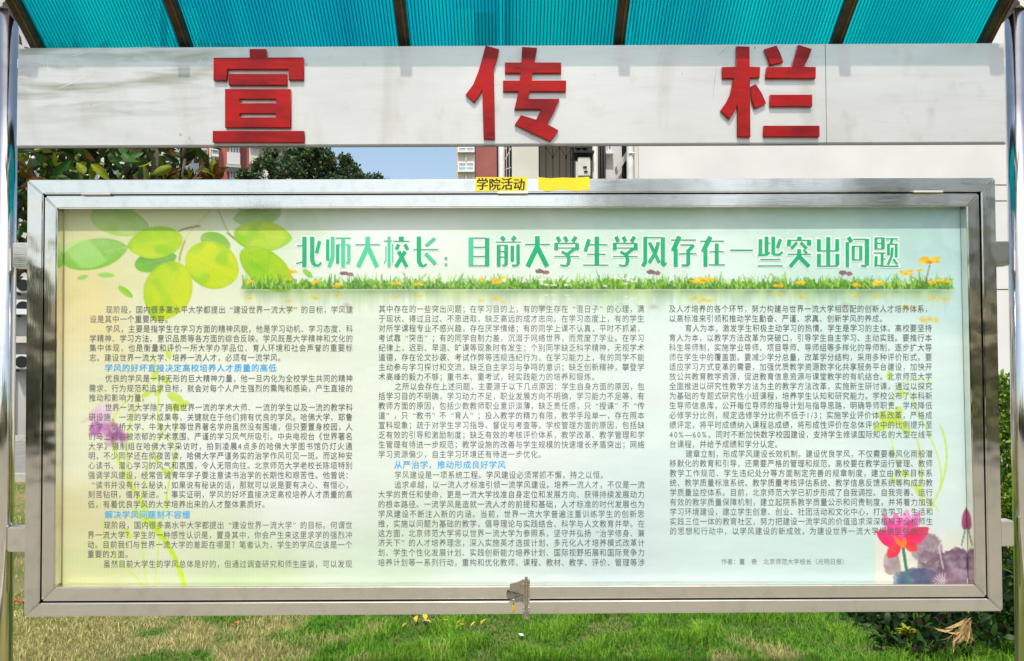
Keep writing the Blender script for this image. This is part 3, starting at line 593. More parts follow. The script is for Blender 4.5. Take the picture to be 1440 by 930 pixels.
# lettering, glyph by glyph from Blender's own font
fc = bpy.data.curves.new('glyph', 'FONT'); fc.resolution_u = 2
fo = bpy.data.objects.new('glyph', fc); sc.collection.objects.link(fo)
cache = {}
def glyph(ch, off=0.0):
    k = (ch, off)
    if k in cache: return cache[k]
    fc.body = ch; fc.offset = off; bpy.context.view_layer.update()
    me = bpy.data.meshes.new_from_object(fo.evaluated_get(bpy.context.evaluated_depsgraph_get()))
    V = np.array([v.co[:] for v in me.vertices], float); me.calc_loop_triangles()
    T = np.array([t.vertices[:] for t in me.loop_triangles], int); bpy.data.meshes.remove(me)
    cache[k] = (V, T); return cache[k]
HALF = {'“': 0.55, '”': 0.06}
def put(acc, ch, px, cy, w, h, y, off=0.0, dxm=((0.0, 0.0),)):
    """put a glyph in the cell that starts at px, centred on cy (photo pixels of the printed sheet)"""
    if ch in ' 　': return
    V, T = glyph(ch, off)
    if len(V) == 0: return
    lx = HALF.get(ch, 0.0)
    for n_, (d, e_) in enumerate(dxm):
        X = px + (V[:, 0] + lx) * w + d; Y = cy - (V[:, 1] - 0.38) * h + e_
        v = MRn @ np.stack([(X - CX) / F, np.ones(len(X)), (CY - Y) / F]); t = (y - n_ * .00004 - CAM.y) / v[1]
        P = (v * t).T + np.array(CAM)
        acc[1].append(T + acc[2][0]); acc[0].append(P); acc[2][0] += len(P)
MRn = np.array(MR)
def flush(name, acc, m, parent, label=None):
    o = pydata(name, np.concatenate(acc[0]), np.concatenate(acc[1]), m, parent)
    if label: o['label'] = label
    return o
new = lambda: ([], [], [0])
M_txt = mat('grey_print', (0.095, 0.10, 0.095), 0.6, 0, col2=(0.17, 0.18, 0.17), scale=3, lo=.4, hi=.62)
M_blue = mat('blue_print', (0.04, 0.42, 0.88), 0.6)
M_green = mat('green_print', (0.004, 0.42, 0.17), 0.55, 0, col2=(0.08, 0.50, 0.25), scale=3.2, lo=.50, hi=.60, stretch=(1, 1, .4))
M_white = mat('white_print', (0.86, 0.90, 0.86), 0.55)
M_byl = mat('pale_grey_print', (0.22, 0.24, 0.22), 0.6)
col1 = """　　现阶段，国内很多高水平大学都提出“建设世界一流大学”的目标，学风建
设是其中一个重要内容。
　　学风，主要是指学生在学习方面的精神风貌，他是学习动机、学习态度、科
学精神、学习方法、意识品质等各方面的综合反映。学风既是大学精神和文化的
集中体现，也是衡量和评价一所大学办学品位、育人环境和社会声誉的重要标
志。建设世界一流大学、培养一流人才，必须有一流学风。
#学风的好坏直接决定高校培养人才质量的高低
　　优良的学风是一种无形的巨大精神力量，他一旦内化为全校学生共同的精神
需求、行为规范和追求目标，就会对每个人产生强烈的熏陶和感染，产生直接的
推动和影响力量。
　　世界一流大学除了拥有世界一流的学术大师、一流的学生以及一流的教学科
研设施、一流的学术成果等，关键就在于他们拥有优良的学风。哈佛大学、耶鲁
大学、剑桥大学、牛津大学等世界著名学府虽然没有围墙，但只要置身校园，人
们马上就会被浓郁的学术氛围、严谨的学习风气所吸引。中央电视台《世界著名
大学》摄制组在哈佛大学采访时，拍到凌晨4点多的哈佛大学图书馆仍灯火通
明，不少同学还在彻夜苦读，哈佛大学严谨务实的治学作风可见一斑。而这种安
心读书、潜心学习的风气和氛围，令人无限向往。北京师范大学老校长陈垣特别
强调学风建设，经常告诫青年学子要注意读书治学的长期性和艰苦性。他曾说：
“读书并没有什么秘诀，如果说有秘诀的话，那就可以说是要有决心、有恒心，
刻苦钻研，循序渐进。”事实证明，学风的好坏直接决定高校培养人才质量的高
低，有着优良学风的大学培养出来的人才整体素质好。
#解决学风问题刻不容缓
　　现阶段，国内很多高水平大学都提出“建设世界一流大学”的目标。何谓世
界一流大学？学生的一种感性认识是，置身其中，你会产生来这里求学的强烈冲
动。目前我们与世界一流大学的差距在哪里？笔者认为，学生的学风应该是一个
重要的方面。
　　虽然目前大学生的学风总体是好的，但通过调查研究和师生座谈，可以发现""".split('\n')
ys1 = [435.6, 448.9, 462.5, 476.1, 489.3, 503, 517.5, 532.3, 546.2, 559.5, 573, 586.7, 600.3, 613.8, 627.6, 641, 654.7, 668.3, 682.1, 695.4, 709.2, 723.9, 738.6, 752.5, 766.1, 779.4, 793.3]
col2 = """其中存在的一些突出问题；在学习目的上，有的学生存在“混日子”的心理，满
于现状、得过且过、不思进取，缺乏高远的成才志向。在学习态度上，有的学生
对所学课程专业不感兴趣，存在厌学情绪；有的同学上课不认真，平时不抓紧，
考试靠“突击”；有的同学自制力差，沉溺于网络世界，而荒废了学业。在学习
纪律上，迟到、早退、旷课等现象时有发生；个别同学缺乏科学精神，无视学术
道德，存在论文抄袭、考试作弊等违规违纪行为。在学习能力上，有的同学不能
主动参与学习探讨和交流，缺乏自主学习与争鸣的意识；缺乏创新精神，攀登学
术高峰的毅力不够；重书本、重考试，轻实践能力的培养和锻炼。
　　之所以会存在上述问题，主要源于以下几点原因：学生自身方面的原因，包
括学习目的不明确，学习动力不足，职业发展方向不明确，学习能力不足等、有
教师方面的原因，包括少数教师职业意识淡薄，缺乏责任感，只“授课”不“传
道”，只“教书”不“育人”；投入教学的精力有限，教学手段单一，存在照本
宣科现象；疏于对学生学习指导、督促与考查等。学校管理方面的原因，包括缺
乏有效的引导和激励制度；缺乏有效的考核评价体系，教学改革、教学管理和学
生管理有待进一步规范；教学设施的改善与学生规模的快速增长矛盾突出；网络
学习资源偏少，自主学习环境还有待进一步优化。
#从严治学，推动形成良好学风
　　学风建设是一项系统工程。学风建设必须常抓不懈，持之以恒。
　　追求卓越，以一流人才标准引领一流学风建设。培养一流人才，不仅是一流
大学的责任和使命，更是一流大学找准自身定位和发展方向、获得持续发展动力
的根本路径。一流学风是造就一流人才的前提和基础，人才标准的时代发展也为
学风建设不断注入新的内涵。当前，世界一流大学普遍注重训练学生的创新思
维，实施以问题为基础的教学，倡导理论与实践结合、科学与人文教育并举。在
这方面，北京师范大学将以世界一流大学为参照系，坚守并弘扬“治学修身、兼
济天下”的人才培养理念，深入实施英才选拔计划、多元化人才培养模式改革计
划、学生个性化发展计划、实践创新能力培养计划、国际视野拓展和国际竞争力
培养计划等一系列行动，重构和优化教师、课程、教材、教学、评价、管理等涉""".split('\n')
ys2 = [434.6 + 13.62 * i for i in range(16)] + [653.6] + [668.0, 681.7, 695.4, 709.2, 722.9, 736.6, 750, 763.4, 777.2, 791.1]
col3 = """及人才培养的各个环节，努力构建与世界一流大学相匹配的创新人才培养体系，
以高标准来引领和推动学生勤奋、严谨、求真、创新学风的养成。
　　育人为本，激发学生积极主动学习的热情。学生是学习的主体。高校要坚持
育人为本，以教学方法改革为突破口，引导学生自主学习、主动实践。要推行本
科生导师制，实施学业导师、项目导师、导师组等多样化的导师制，逐步扩大导
师在学生中的覆盖面。要减少学分总量，改革学分结构，采用多种评价形式。要
适应学习方式变革的需要，加强优质教学资源数字化共享服务平台建设，加快开
放公共教育教学资源，促进教育信息资源与课堂教学的有机结合。北京师范大学
全面推进以研究性教学方法为主的教学方法改革，实施新生研讨课，通过以探究
为基础的专题式研究性小班课程，培养学生认知和研究能力。学校公布了本科新
生导师信息库，公开每位导师的指导计划与指导思路，明确导师职责。学校降低
必修学分比例，规定选修学分比例不低于1/3；实施学业评价体系改革，严格成
绩评定，将平时成绩纳入课程总成绩，将形成性评价在总体评价中的比例提升至
40%—60%。同时不断加快数字校园建设，支持学生修读国际知名的大型在线平
台课程，并给予成绩和学分认定。
　　建章立制，形成学风建设长效机制。建设优良学风，不仅需要春风化雨般潜
移默化的教育和引导，还需要严格的管理和规范。高校要在教学运行管理、教师
教学工作规范、学生违纪处分等方面制定完善的规章制度，建立由教学目标系
统、教学质量标准系统、教学质量考核评估系统、教学信息反馈系统等构成的教
学质量监控体系。目前，北京师范大学已初步形成了自我调控、自我完善、运行
有效的教学质量保障机制，建立起院系教学质量公示和问责制度，并将着力加强
学习环境建设，建立学生创意、创业、社团活动和文化中心，打造学习、生活和
实践三位一体的教育社区，努力把建设一流学风的价值追求深深植根于全校师生
的思想和行动中，以学风建设的新成效，为建设世界一流大学提供坚强保证。""".split('\n')
ys3 = [434.4 + 13.59 * i for i in range(24)]
ADV = lambda ch: 0.62 if ch in '0123456789' else 0.85 if ch == '%' else 0.4 if ch == '/' else 1.0
YT = YP - 0.0006
for lines, ysl, xl0, xl1, xr0, xr1, hx in ((col1, ys1, 126, 122.5, 497, 496, 147), (col2, ys2, 532.3, 531.3, 906.7, 907.5, 554), (col3, ys3, 940.5, 942, 1311, 1313, 0)):
    for s, y in zip(lines, ysl):
        acc = new(); hd = new()
        t = (y - 435) / 358; xl = xl0 + (xl1 - xl0) * t; xr = xr0 + (xr1 - xr0) * t
        if s[0] == '#':
            x = hx
            for ch in s[1:]: put(hd, ch, x, y, 11.6, 12.0, YT, 0.0, ((-.15, 0), (.2, 0))); x += 12.12
            flush('subheading', hd, M_blue, poster); continue
        n = sum(ADV(c) for c in s); pitch = (xr - xl) / n if n > 32.9 else (xr - xl) / 35.0
        x = xl + (1.5 if s[0] == '　' else 0)
        if s[0] == '　' and n > 32.9: pitch = (xr - x) / n
        for ch in s: put(acc, ch, x, y, 10.1, 11.6, YT, 0.0); x += pitch * ADV(ch)
        flush('text_line', acc, M_txt, poster)
acc = new(); x = 1014
for wd_ in ('作者：', '董　', '奇　', '北京师范大学校长', '（光明日报）'):
    acc = new()
    for ch in wd_: put(acc, ch, x, 790, 8.2, 9.0, YT, 0.0); x += 8.5
    flush('byline', acc, M_byl, poster)
# the headline is drawn stroke by stroke: heavy uprights, hair-thin bars
GD, GL, GG = (0.002, 0.44, 0.175), (0.075, 0.60, 0.32), (0.20, 0.40, 0.33)
XUE = [(34, 908, 85, 930, 130), (34, 975, 85, 997, 130), (34, 1080, 85, 1050, 130), (36, 897, 142, 897, 208), (10, 900, 145, 1090, 145), (36, 1090, 145, 1090, 208), (8, 915, 188, 1075, 188),
       (28, 1070, 192, 1000, 248), (24, 948, 222, 1005, 252), (34, 1002, 240, 1016, 300, 1006, 345), (16, 935, 345, 975, 354, 1008, 348), (8, 880, 266, 1110, 266)]
HEAD = [
 ('北', 410, [(40, 118, 85, 118, 365), (9, 48, 168, 100, 168), (10, 40, 330, 100, 318), (40, 190, 85, 190, 300, 205, 340), (20, 200, 347, 250, 349, 272, 322), (32, 258, 125, 230, 235)]),
 ('师', 410, [(30, 332, 110, 332, 305), (36, 378, 85, 378, 270, 345, 364, 'L'), (8, 405, 98, 545, 98), (30, 424, 160, 424, 332), (8, 412, 158, 530, 158, 'L'), (30, 527, 158, 527, 315, 'L'), (14, 500, 327, 538, 318, 'L'), (36, 474, 100, 474, 365, 'L')]),
 ('大', 410, [(8, 585, 158, 815, 158), (42, 700, 85, 700, 175, 612, 362, 'L'), (42, 704, 182, 786, 362, 'L')]),
 ('校', 410, [(8, 850, 125, 925, 125), (28, 897, 85, 897, 365, 'L'), (12, 868, 175, 868, 300, 852, 328, 'L'), (12, 930, 150, 930, 325, 'L'), (46, 1010, 85, 1010, 122), (8, 935, 127, 1085, 127), (32, 985, 155, 965, 203), (32, 1042, 155, 1068, 203), (36, 985, 220, 1060, 362), (36, 1045, 220, 960, 362)]),
 ('长', 410, [(40, 1172, 85, 1172, 310, 1192, 352), (18, 1185, 354, 1215, 356, 1245, 334), (30, 1320, 98, 1235, 170, 'L'), (8, 1120, 203, 1350, 203), (36, 1232, 238, 1325, 338, 'L')]),
 ('：', 410, [(26, 1421, 272, 1421, 298, 'G'), (26, 1421, 330, 1421, 354, 'G')]),
 ('目', 645, [(46, 113, 92, 113, 358, 'L'), (9, 136, 97, 250, 97), (9, 136, 182, 245, 182), (9, 136, 266, 245, 266), (9, 130, 352, 262, 352), (42, 262, 96, 262, 356)]),
 ('前', 645, [(36, 392, 85, 422, 118), (36, 522, 85, 492, 118), (8, 340, 134, 575, 134), (36, 368, 158, 368, 360), (8, 385, 163, 440, 163), (34, 437, 159, 437, 345), (16, 400, 350, 445, 346), (9, 385, 222, 425, 222), (9, 385, 272, 425, 272), (32, 494, 168, 494, 314), (32, 547, 155, 547, 340), (18, 490, 351, 552, 346)]),
 ('大', 645, [(10, 610, 156, 840, 156), (44, 724, 80, 724, 175, 635, 360), (44, 726, 182, 815, 360)]),
 ('学', 645, XUE),
 ('生', 645, [(34, 1200, 108, 1165, 220), (9, 1190, 158, 1370, 158), (42, 1272, 85, 1272, 345), (9, 1180, 247, 1355, 247), (9, 1145, 346, 1380, 346)]),
 ('学', 850 - 802 / 6.545, XUE),
 ('风', 850, [(36, 376, 85, 376, 320, 352, 356), (9, 392, 92, 530, 92), (38, 538, 90, 538, 330, 560, 352), (10, 556, 352, 573, 318), (30, 415, 138, 505, 325), (34, 497, 135, 470, 230, 412, 325)]),
 ('存', 850, [(9, 612, 115, 842, 115), (42, 690, 82, 632, 215), (38, 656, 195, 656, 360), (10, 700, 160, 825, 160), (30, 820, 163, 772, 215), (36, 772, 205, 772, 345), (18, 712, 348, 776, 348), (9, 682, 241, 848, 241)]),
 ('在', 850, [(9, 882, 126, 1103, 126), (42, 975, 85, 907, 225), (38, 930, 200, 930, 360), (36, 1034, 148, 1034, 340), (9, 968, 222, 1098, 222), (9, 958, 343, 1110, 343)]),
 ('一', 850, [(12, 1158, 209, 1366, 209)]),
 ('些', 1060, [(34, 62, 108, 62, 250), (34, 118, 85, 118, 245), (9, 130, 145, 155, 145), (16, 38, 256, 120, 250, 148, 230), (34, 180, 85, 180, 250), (20, 180, 247, 240, 250, 265, 222), (32, 246, 108, 218, 188), (9, 60, 294, 247, 294), (9, 38, 352, 268, 352)]),
 ('突', 1060, [(40, 420, 85, 420, 115), (9, 325, 118, 510, 118), (38, 328, 112, 322, 172), (38, 510, 115, 510, 165), (28, 398, 138, 345, 195), (28, 432, 138, 488, 195), (9, 310, 246, 528, 246), (36, 418, 200, 418, 262, 335, 360), (38, 420, 268, 510, 360), (20, 460, 205, 490, 238)]),
 ('出', 1060, [(38, 686, 88, 686, 350), (36, 600, 108, 600, 220), (36, 768, 108, 768, 218), (9, 600, 214, 768, 214), (36, 600, 243, 600, 362), (36, 770, 243, 770, 345), (11, 600, 356, 776, 354)]),
 ('问', 1060, [(34, 872, 88, 900, 134), (32, 862, 135, 862, 365), (10, 915, 108, 1040, 108), (40, 1042, 106, 1042, 350), (18, 985, 351, 1040, 357), (28, 916, 168, 916, 302), (9, 920, 172, 985, 172), (30, 985, 168, 985, 298), (10, 916, 298, 995, 298)]),
 ('题', 1060, [(28, 1125, 92, 1125, 202), (9, 1125, 96, 1190, 96), (32, 1190, 92, 1190, 198), (9, 1135, 145, 1180, 145), (9, 1135, 196, 1195, 196), (9, 1102, 234, 1215, 234), (28, 1128, 265, 1122, 358), (26, 1182, 234, 1182, 345), (9, 1195, 290, 1215, 290), (11, 1120, 345, 1200, 356, 1335, 356), (9, 1215, 103, 1328, 103), (24, 1278, 103, 1262, 145), (26, 1240, 150, 1240, 255), (9, 1240, 153, 1310, 153), (26, 1312, 149, 1312, 275), (24, 1275, 185, 1270, 265, 1235, 340), (20, 1285, 290, 1322, 340)])]
def ribbon(st_, grow, y):
    wd_ = st_[0] / 2 + grow; q = [v for v in st_[1:] if not isinstance(v, str)]; P = [Vector((q[k], q[k + 1])) for k in range(0, len(q), 2)]
    P[0] = P[0] + (P[0] - P[1]).normalized() * grow; P[-1] = P[-1] + (P[-1] - P[-2]).normalized() * grow
    out = []
    for k, p in enumerate(P):
        d0 = (P[k] - P[k - 1]).normalized() if k else (P[1] - P[0]).normalized(); d1 = (P[k + 1] - P[k]).normalized() if k < len(P) - 1 else d0
        t = (d0 + d1).normalized(); n_ = Vector((-t.y, t.x)); m_ = wd_ / max(.5, n_.dot(Vector((-d0.y, d0.x))))
        out += [p + n_ * m_, p - n_ * m_]
    return out, [(2 * k, 2 * k + 1, 2 * k + 3, 2 * k + 2) for k in range(len(P) - 1)]
M_headline = mat('green_print', (1, 1, 1), 0.55, 0, 0.05, 5, attr='tint')
for ch, ox, sts in HEAD:
    pr = None
    for grow, mm_, nm, y_ in ((0, M_headline, 'headline_character', YT - .0010), (13, M_white, 'character_outline', YT + .0002)):
        V, Q_, Cc = [], [], []
        for n_, st_ in enumerate(sts):
            a_, b_ = ribbon(st_, grow, 0); off = len(V)
            for p in a_: v = U(ox + p.x / 6.545, 320 + p.y / 6.545, y_ - n_ * .00004); V.append(tuple(v)); Cc.append(GL if st_[-1] == 'L' else GG if st_[-1] == 'G' else GD)
            Q_ += [[k + off for k in f] for f in b_]
        o = pydata(nm, V, Q_, mm_, pr or poster, col=Cc)
        pr = pr or o
acc = new(); x = 670
for i, ch in enumerate('学院活动'): put(acc, ch, x + i * 17.2, 258.7 + (i % 2) * .6, 17.0, 18.0, -.0060, 0.0, ((-.5, 0), (0, .3), (.5, 0)))
flush('handwriting', acc, M_ink, st)
bpy.data.objects.remove(fo)
# ------------------------------------------------------------------ buildings
def W(px, depth):  # x of a photo column at a distance from the camera
    return U(px, 400, CAM.y + depth).x
def Zh(py, depth): return U(720, py, CAM.y + depth).z
M_wht = mat('white_render', (0.66, 0.655, 0.64), 0.85, 0, 0.05, 1.2, 0.1, 20)
M_crm = mat('cream_render', (0.60, 0.57, 0.50), 0.85, 0, 0.07, 2.0, 0.15, 25)
M_gry = mat('grey_render', (0.46, 0.46, 0.45), 0.85, 0, 0.12, 1.5, 0.15, 25)
M_redw = mat('red_wall', (0.42, 0.13, 0.10), 0.85, 0, 0.10, 1.5, 0.1, 30)
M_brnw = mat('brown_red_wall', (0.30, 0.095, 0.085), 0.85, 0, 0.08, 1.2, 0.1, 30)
M_wfr = mat('white_window_frame', (0.75, 0.76, 0.76), 0.5)
M_pane = mat('window_pane', (0.16, 0.22, 0.24), 0.08, 0, 0.3, 0.8, spec=0.8)
M_blk = mat('black_iron', (0.02, 0.02, 0.022), 0.5, 0.5)
M_acw = mat('air_conditioner_white', (0.62, 0.62, 0.58), 0.5, 0, 0.08, 6)
M_pipe = mat('pale_pipe', (0.66, 0.66, 0.63), 0.5, 0, 0.08, 6)
M_recess = mat('taupe_wall', (0.55, 0.47, 0.38), 0.85, 0, 0.08, 3)
def win(parent, x0, x1, z0, z1, y, rows=2, cols=2, fr=0.05, mp_=None):
    f = bm = BM(); box(bm, x0, x1, y - .05, y + .03, z0, z0 + fr); box(bm, x0, x1, y - .05, y + .03, z1 - fr, z1)
    for c in range(cols + 1):
        xx = x0 + (x1 - x0 - fr) * c / cols; box(bm, xx, xx + fr, y - .052, y + .03, z0 + fr, z1 - fr)
    for r_ in range(1, rows):
        zz = z0 + (z1 - z0) * r_ / rows; box(bm, x0 + fr, x1 - fr, y - .046, y + .03, zz - fr / 2, zz + fr / 2)
    f = obj('window', bm, M_wfr, parent)
    for c in range(cols):
        for r_ in range(rows):
            boxo('pane', x0 + (x1 - x0) * c / cols + fr * .3, x0 + (x1 - x0) * (c + 1) / cols - fr * .3, y - .012, y + .01, z0 + (z1 - z0) * r_ / rows + fr * .4, z0 + (z1 - z0) * (r_ + 1) / rows - fr * .4, mp_ or M_pane, f)
    return f
def acunit(parent, x, y, z, w_=.8, h=.55):
    b = obj('air_conditioner', box(BM(), x, x + w_, y - .3, y, z, z + h), M_acw, parent, bevel=.02)
    cyl = BM(); tube(cyl, [(x + w_ * .38, y - .31, z + h / 2), (x + w_ * .38, y - .30, z + h / 2)], h * .40, 20); obj('fan_grille', cyl, M_blk, b)
    for k in range(5): boxo('louvre', x + w_ * .74, x + w_ * .96, y - .31, y - .299, z + h * (.15 + .15 * k), z + h * (.20 + .15 * k), M_blk, b)
    bk = BM(); box(bk, x + .05, x + .09, y - .32, y, z - .05, z - .002); box(bk, x + w_ - .09, x + w_ - .05, y - .32, y, z - .05, z - .002); obj('wall_bracket', bk, M_blk, b)
    return b

# white block at the far left, with a curved balcony
D = 19.5; Y = CAM.y + D
b1 = empty('apartment_building', (W(120, D), Y, 0), 'white apartment block with curved balcony behind the magnolia, at the left', 'building')
boxo('wall', W(-420, D), W(238, D), Y + .02, Y + 9, 0, 11, M_gry, b1)
boxo('wall', W(238, D), W(247, D), Y - .5, Y + 8, 0, 11, M_wht, b1)
boxo('wall', W(200, D), W(238, D), Y - .35, Y + .0, 5.2, 5.62, M_crm, b1)
boxo('column', W(222, D), W(229, D), Y - .40, Y + .0, 0, 11, M_wht, b1)
# balcony: a curved slab and parapet sweeping down to the right
bm = BM(); cxx, r0 = W(229, D), W(279, D) - W(229, D)
arc = [(cxx + r0 * math.sin(a), Y + .1 - 1.6 * math.cos(a)) for a in np.linspace(0, math.pi / 2, 14)]
for zb, zt_ in ((Zh(430, D), Zh(392, D)), (Zh(262, D), Zh(228, D))):
    bm = BM()
    vo = [[bm.verts.new((x, y, z)) for z in (zb, zt_)] for x, y in arc]; vi = [[bm.verts.new((x - .1, y + .12, z)) for z in (zb, zt_)] for x, y in arc]
    for i in range(len(arc) - 1):
        bm.faces.new((vo[i][0], vo[i + 1][0], vo[i + 1][1], vo[i][1])); bm.faces.new((vi[i][0], vi[i][1], vi[i + 1][1], vi[i + 1][0]))
        bm.faces.new((vo[i][1], vo[i + 1][1], vi[i + 1][1], vi[i][1])); bm.faces.new((vo[i][0], vi[i][0], vi[i + 1][0], vo[i + 1][0]))
    bal = obj('balcony', bm, M_wht, b1)
bm = BM()
for (x, y) in arc[::1]: tube(bm, [(x - .05, y + .06, Zh(228, D)), (x - .05, y + .06, Zh(200, D))], .018, 6)
tube(bm, [(x - .05, y + .06, Zh(208, D)) for x, y in arc], .03, 6); obj('railing', bm, M_blk, bal)
boxo('balcony_wall', W(247, D), W(279, D) - .02, Y + .5, Y + 6, 0, 11, M_wht, b1)
for px, py in ((60, 439), (60, 411), (59, 509)): acunit(b1, W(px, D), Y - .02, Zh(py + 8, D), .50, .34)
boxo('ledge', W(-300, D), W(200, D), Y - .35, Y + .0, Zh(447, D), Zh(440, D), M_wht, b1)
boxo('ledge', W(-300, D), W(200, D), Y - .35, Y + .0, Zh(483, D), Zh(475, D), M_crm, b1)
for px in (84, 140, -40, -140, -240):
    for py in (560, 470, 380, 290, 200): win(b1, W(px, D), W(px + 44, D), Zh(py, D), Zh(py - 50, D), Y - .0, 2, 3)
obj('drain_pipe', tube(BM(), [(W(77, D), Y - .1, 0), (W(77, D), Y - .1, 9)], .06, 10), M_pipe, b1, smooth=True)
obj('drain_pipe', tube(BM(), [(W(57, D), Y - .1, 0), (W(57, D), Y - .1, 9)], .035, 10), M_blk, b1, smooth=True)

# red walled block
D = 27.0; Y = CAM.y + D
b2 = empty('apartment_building', (W(315, D), Y, 0), 'red walled apartment block with white bay windows beside the curved balcony', 'building')
boxo('wall', W(270, D), W(338, D), Y, Y + 9, 0, 13, M_redw, b2)
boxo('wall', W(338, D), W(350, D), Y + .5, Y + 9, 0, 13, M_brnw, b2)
boxo('corner_pipe', W(297.5, D), W(300, D), Y - .08, Y + .0, 0, 13, M_wht, b2)
acunit(b2, W(278, D), Y, Zh(228, D), .22 * 2, .22 * 1.3)
for py in (205, 250, 300, 350):
    boxo('bay_window', W(301, D), W(310, D), Y - .35, Y, Zh(py + 22, D), Zh(py - 8, D), M_wfr, b2)
    win(b2, W(301.5, D), W(309.5, D), Zh(py + 14, D), Zh(py - 6, D), Y - .36, 2, 1, .03)
    boxo('balcony', W(321, D), W(338, D), Y - .7, Y, Zh(py + 34, D), Zh(py + 18, D), M_wht, b2)
    win(b2, W(324, D), W(337, D), Zh(py + 17, D), Zh(py - 6, D), Y - .3, 2, 3, .04)
    boxo('balcony_slab', W(320, D), W(339, D), Y - .8, Y, Zh(py - 6, D), Zh(py - 9, D), M_gry, b2)
# pale block with an overhanging eave, partly behind the tree
D = 38.0; Y = CAM.y + D
b3 = empty('apartment_building', (W(380, D), Y, 0), 'pale apartment block with overhanging roof eave behind the round tree', 'building')
boxo('wall', W(342, D), W(396, D), Y, Y + 9, 0, Zh(205, D), M_wht, b3)
boxo('roof', W(352, D), W(404, D), Y - .6, Y + 9.4, Zh(207.5, D), Zh(203, D), M_gry, b3)
boxo('wall', W(342, D), W(366, D), Y - .3, Y + 3, Zh(235, D), Zh(214, D), M_crm, b3)
for px, py in ((368, 232), (382, 232), (368, 262)): win(b3, W(px, D), W(px + 8, D), Zh(py, D), Zh(py - 13, D), Y, 2, 2, .05)

# slim tower with a stack of white framed windows
D = 60.0; Y = CAM.y + D
b4 = empty('tower_block', (W(670, D), Y, 0), 'tower block with red brown wall and a column of white framed windows', 'building')
boxo('wall', W(668.5, D), W(716, D), Y + .6, Y + 12, 0, 30, M_brnw, b4)
boxo('bay', W(643, D), W(668, D), Y + .1, Y + 11, 0, 30, M_crm, b4)
boxo('corner_strip', W(641.6, D), W(643.2, D), Y + .3, Y + 11, 0, 30, M_recess, b4)
M_panel = mat('window_pane_pale', (0.42, 0.50, 0.55), 0.15, 0, 0.15, 0.6, spec=0.6)
for k in range(-1, 6):
    py = 214 + k * 27.5
    win(b4, W(644.5, D), W(667.6, D), Zh(py, D), Zh(py - 13, D), Y, 2, 2, .085, M_panel)
    boxo('sill', W(644, D), W(668, D), Y - .25, Y + .1, Zh(py + 1.2, D), Zh(py, D), M_wht, b4)
    boxo('mullion', W(655.4, D), W(656.6, D), Y - .05, Y + .1, Zh(py + 13, D), Zh(py + 1.4, D), M_wht, b4)

# the block on the right: blank white gable, set-back stair recess with pipes, grille and iron brackets
D = 12.0; Y = CAM.y + D
b5 = empty('apartment_building', (W(1150, D), Y, 0), 'white apartment block with blank gable wall, pipes and barred stair recess, at the right', 'building')
boxo('gable_wall', W(899.5, D), W(1720, D), Y, Y + 8, 0, 9, M_wht, b5)
z1, z2 = Zh(262.5, D), Zh(285, D)
# joint lines on the gable
for py in (262.5, 285, 410): boxo('joint', W(960, D), W(1700, D), Y - .004, Y + .01, Zh(py, D), Zh(py, D) + .012, M_dark, b5)
boxo('corner_return', W(894, D), W(899.3, D), Y + .02, Y + .5, 0, 9, M_crm, b5)
obj('drain_pipe', tube(BM(), [(W(889, D), Y + .1, 0), (W(889, D), Y + .1, 9)], .058, 14), M_pipe, b5, smooth=True)
obj('pipe_clip', tube(BM(), [(W(886, D), Y + .03, Zh(215, D)), (W(899, D), Y + .03, Zh(215, D))], .012, 8), M_pipe, b5)
D2 = 13.2; Y2 = CAM.y + D2
boxo('set_back_wall', W(720.5, D2), W(757.5, D2), Y2 - .2, Y2 + 6, 0, 9, M_crm, b5)
boxo('recess_wall', W(757.5, D2), W(888, D2), Y2 + .9, Y2 + 6, 0, 9, M_recess, b5)
boxo('recess_ceiling', W(757.5, D2), W(888, D2), Y2 - .15, Y2 + .9, Zh(150, D2), 9, M_recess, b5)
boxo('dark_opening', W(711, D2), W(720.5, D2), Y2 + .3, Y2 + 5, 0, 9, M_dark, b5)
obj('drain_pipe', tube(BM(), [(W(706, D2), Y2, 0), (W(706, D2), Y2, 9)], .055, 12), M_pipe, b5, smooth=True)
obj('drain_pipe', tube(BM(), [(W(700.5, D2), Y2 + .1, 0), (W(700.5, D2), Y2 + .1, 9)], .02, 10), M_blk, b5, smooth=True)
bm = BM()
for k in range(5): tube(bm, [(W(711.5, D2), Y2 + .1, Zh(250 - k * 14, D2)), (W(719.5, D2), Y2 + .1, Zh(262 - 2 * k * 14, D2))], .008, 5)
for px in (713, 717): tube(bm, [(W(px, D2), Y2 + .1, 0), (W(px, D2), Y2 + .1, 6)], .007, 5)
obj('iron_brace', bm, M_pipe, b5)
g = obj('window_grille', tube(BM(), [(W(757.8, D2), Y2 - .18, 0), (W(757.8, D2), Y2 - .18, 6)], .02, 6), M_blk, b5)
for i, px in enumerate((768, 777.5, 787, 796, 805)):
    obj('bar', tube(BM(), [(W(px, D2), Y2 - .16, 0), (W(px, D2), Y2 - .16, 6)], .008, 6), M_blk, g)
    zz = Zh(211 if i % 2 == 0 else 225, D2); obj('knob', tube(BM(), [(W(px, D2), Y2 - .16, zz - .03), (W(px, D2), Y2 - .16, zz), (W(px, D2), Y2 - .16, zz + .03)], .018, 6), M_blk, g)
for i in range(4):
    a, c = (768, 777.5, 787, 796, 805)[i:i + 2]; za, zc = (Zh(211, D2), Zh(225, D2)) if i % 2 == 0 else (Zh(225, D2), Zh(211, D2))
    obj('scroll', tube(BM(), [(W(a, D2), Y2 - .16, za), (W(c, D2), Y2 - .16, zc)], .005, 5), M_blk, g)
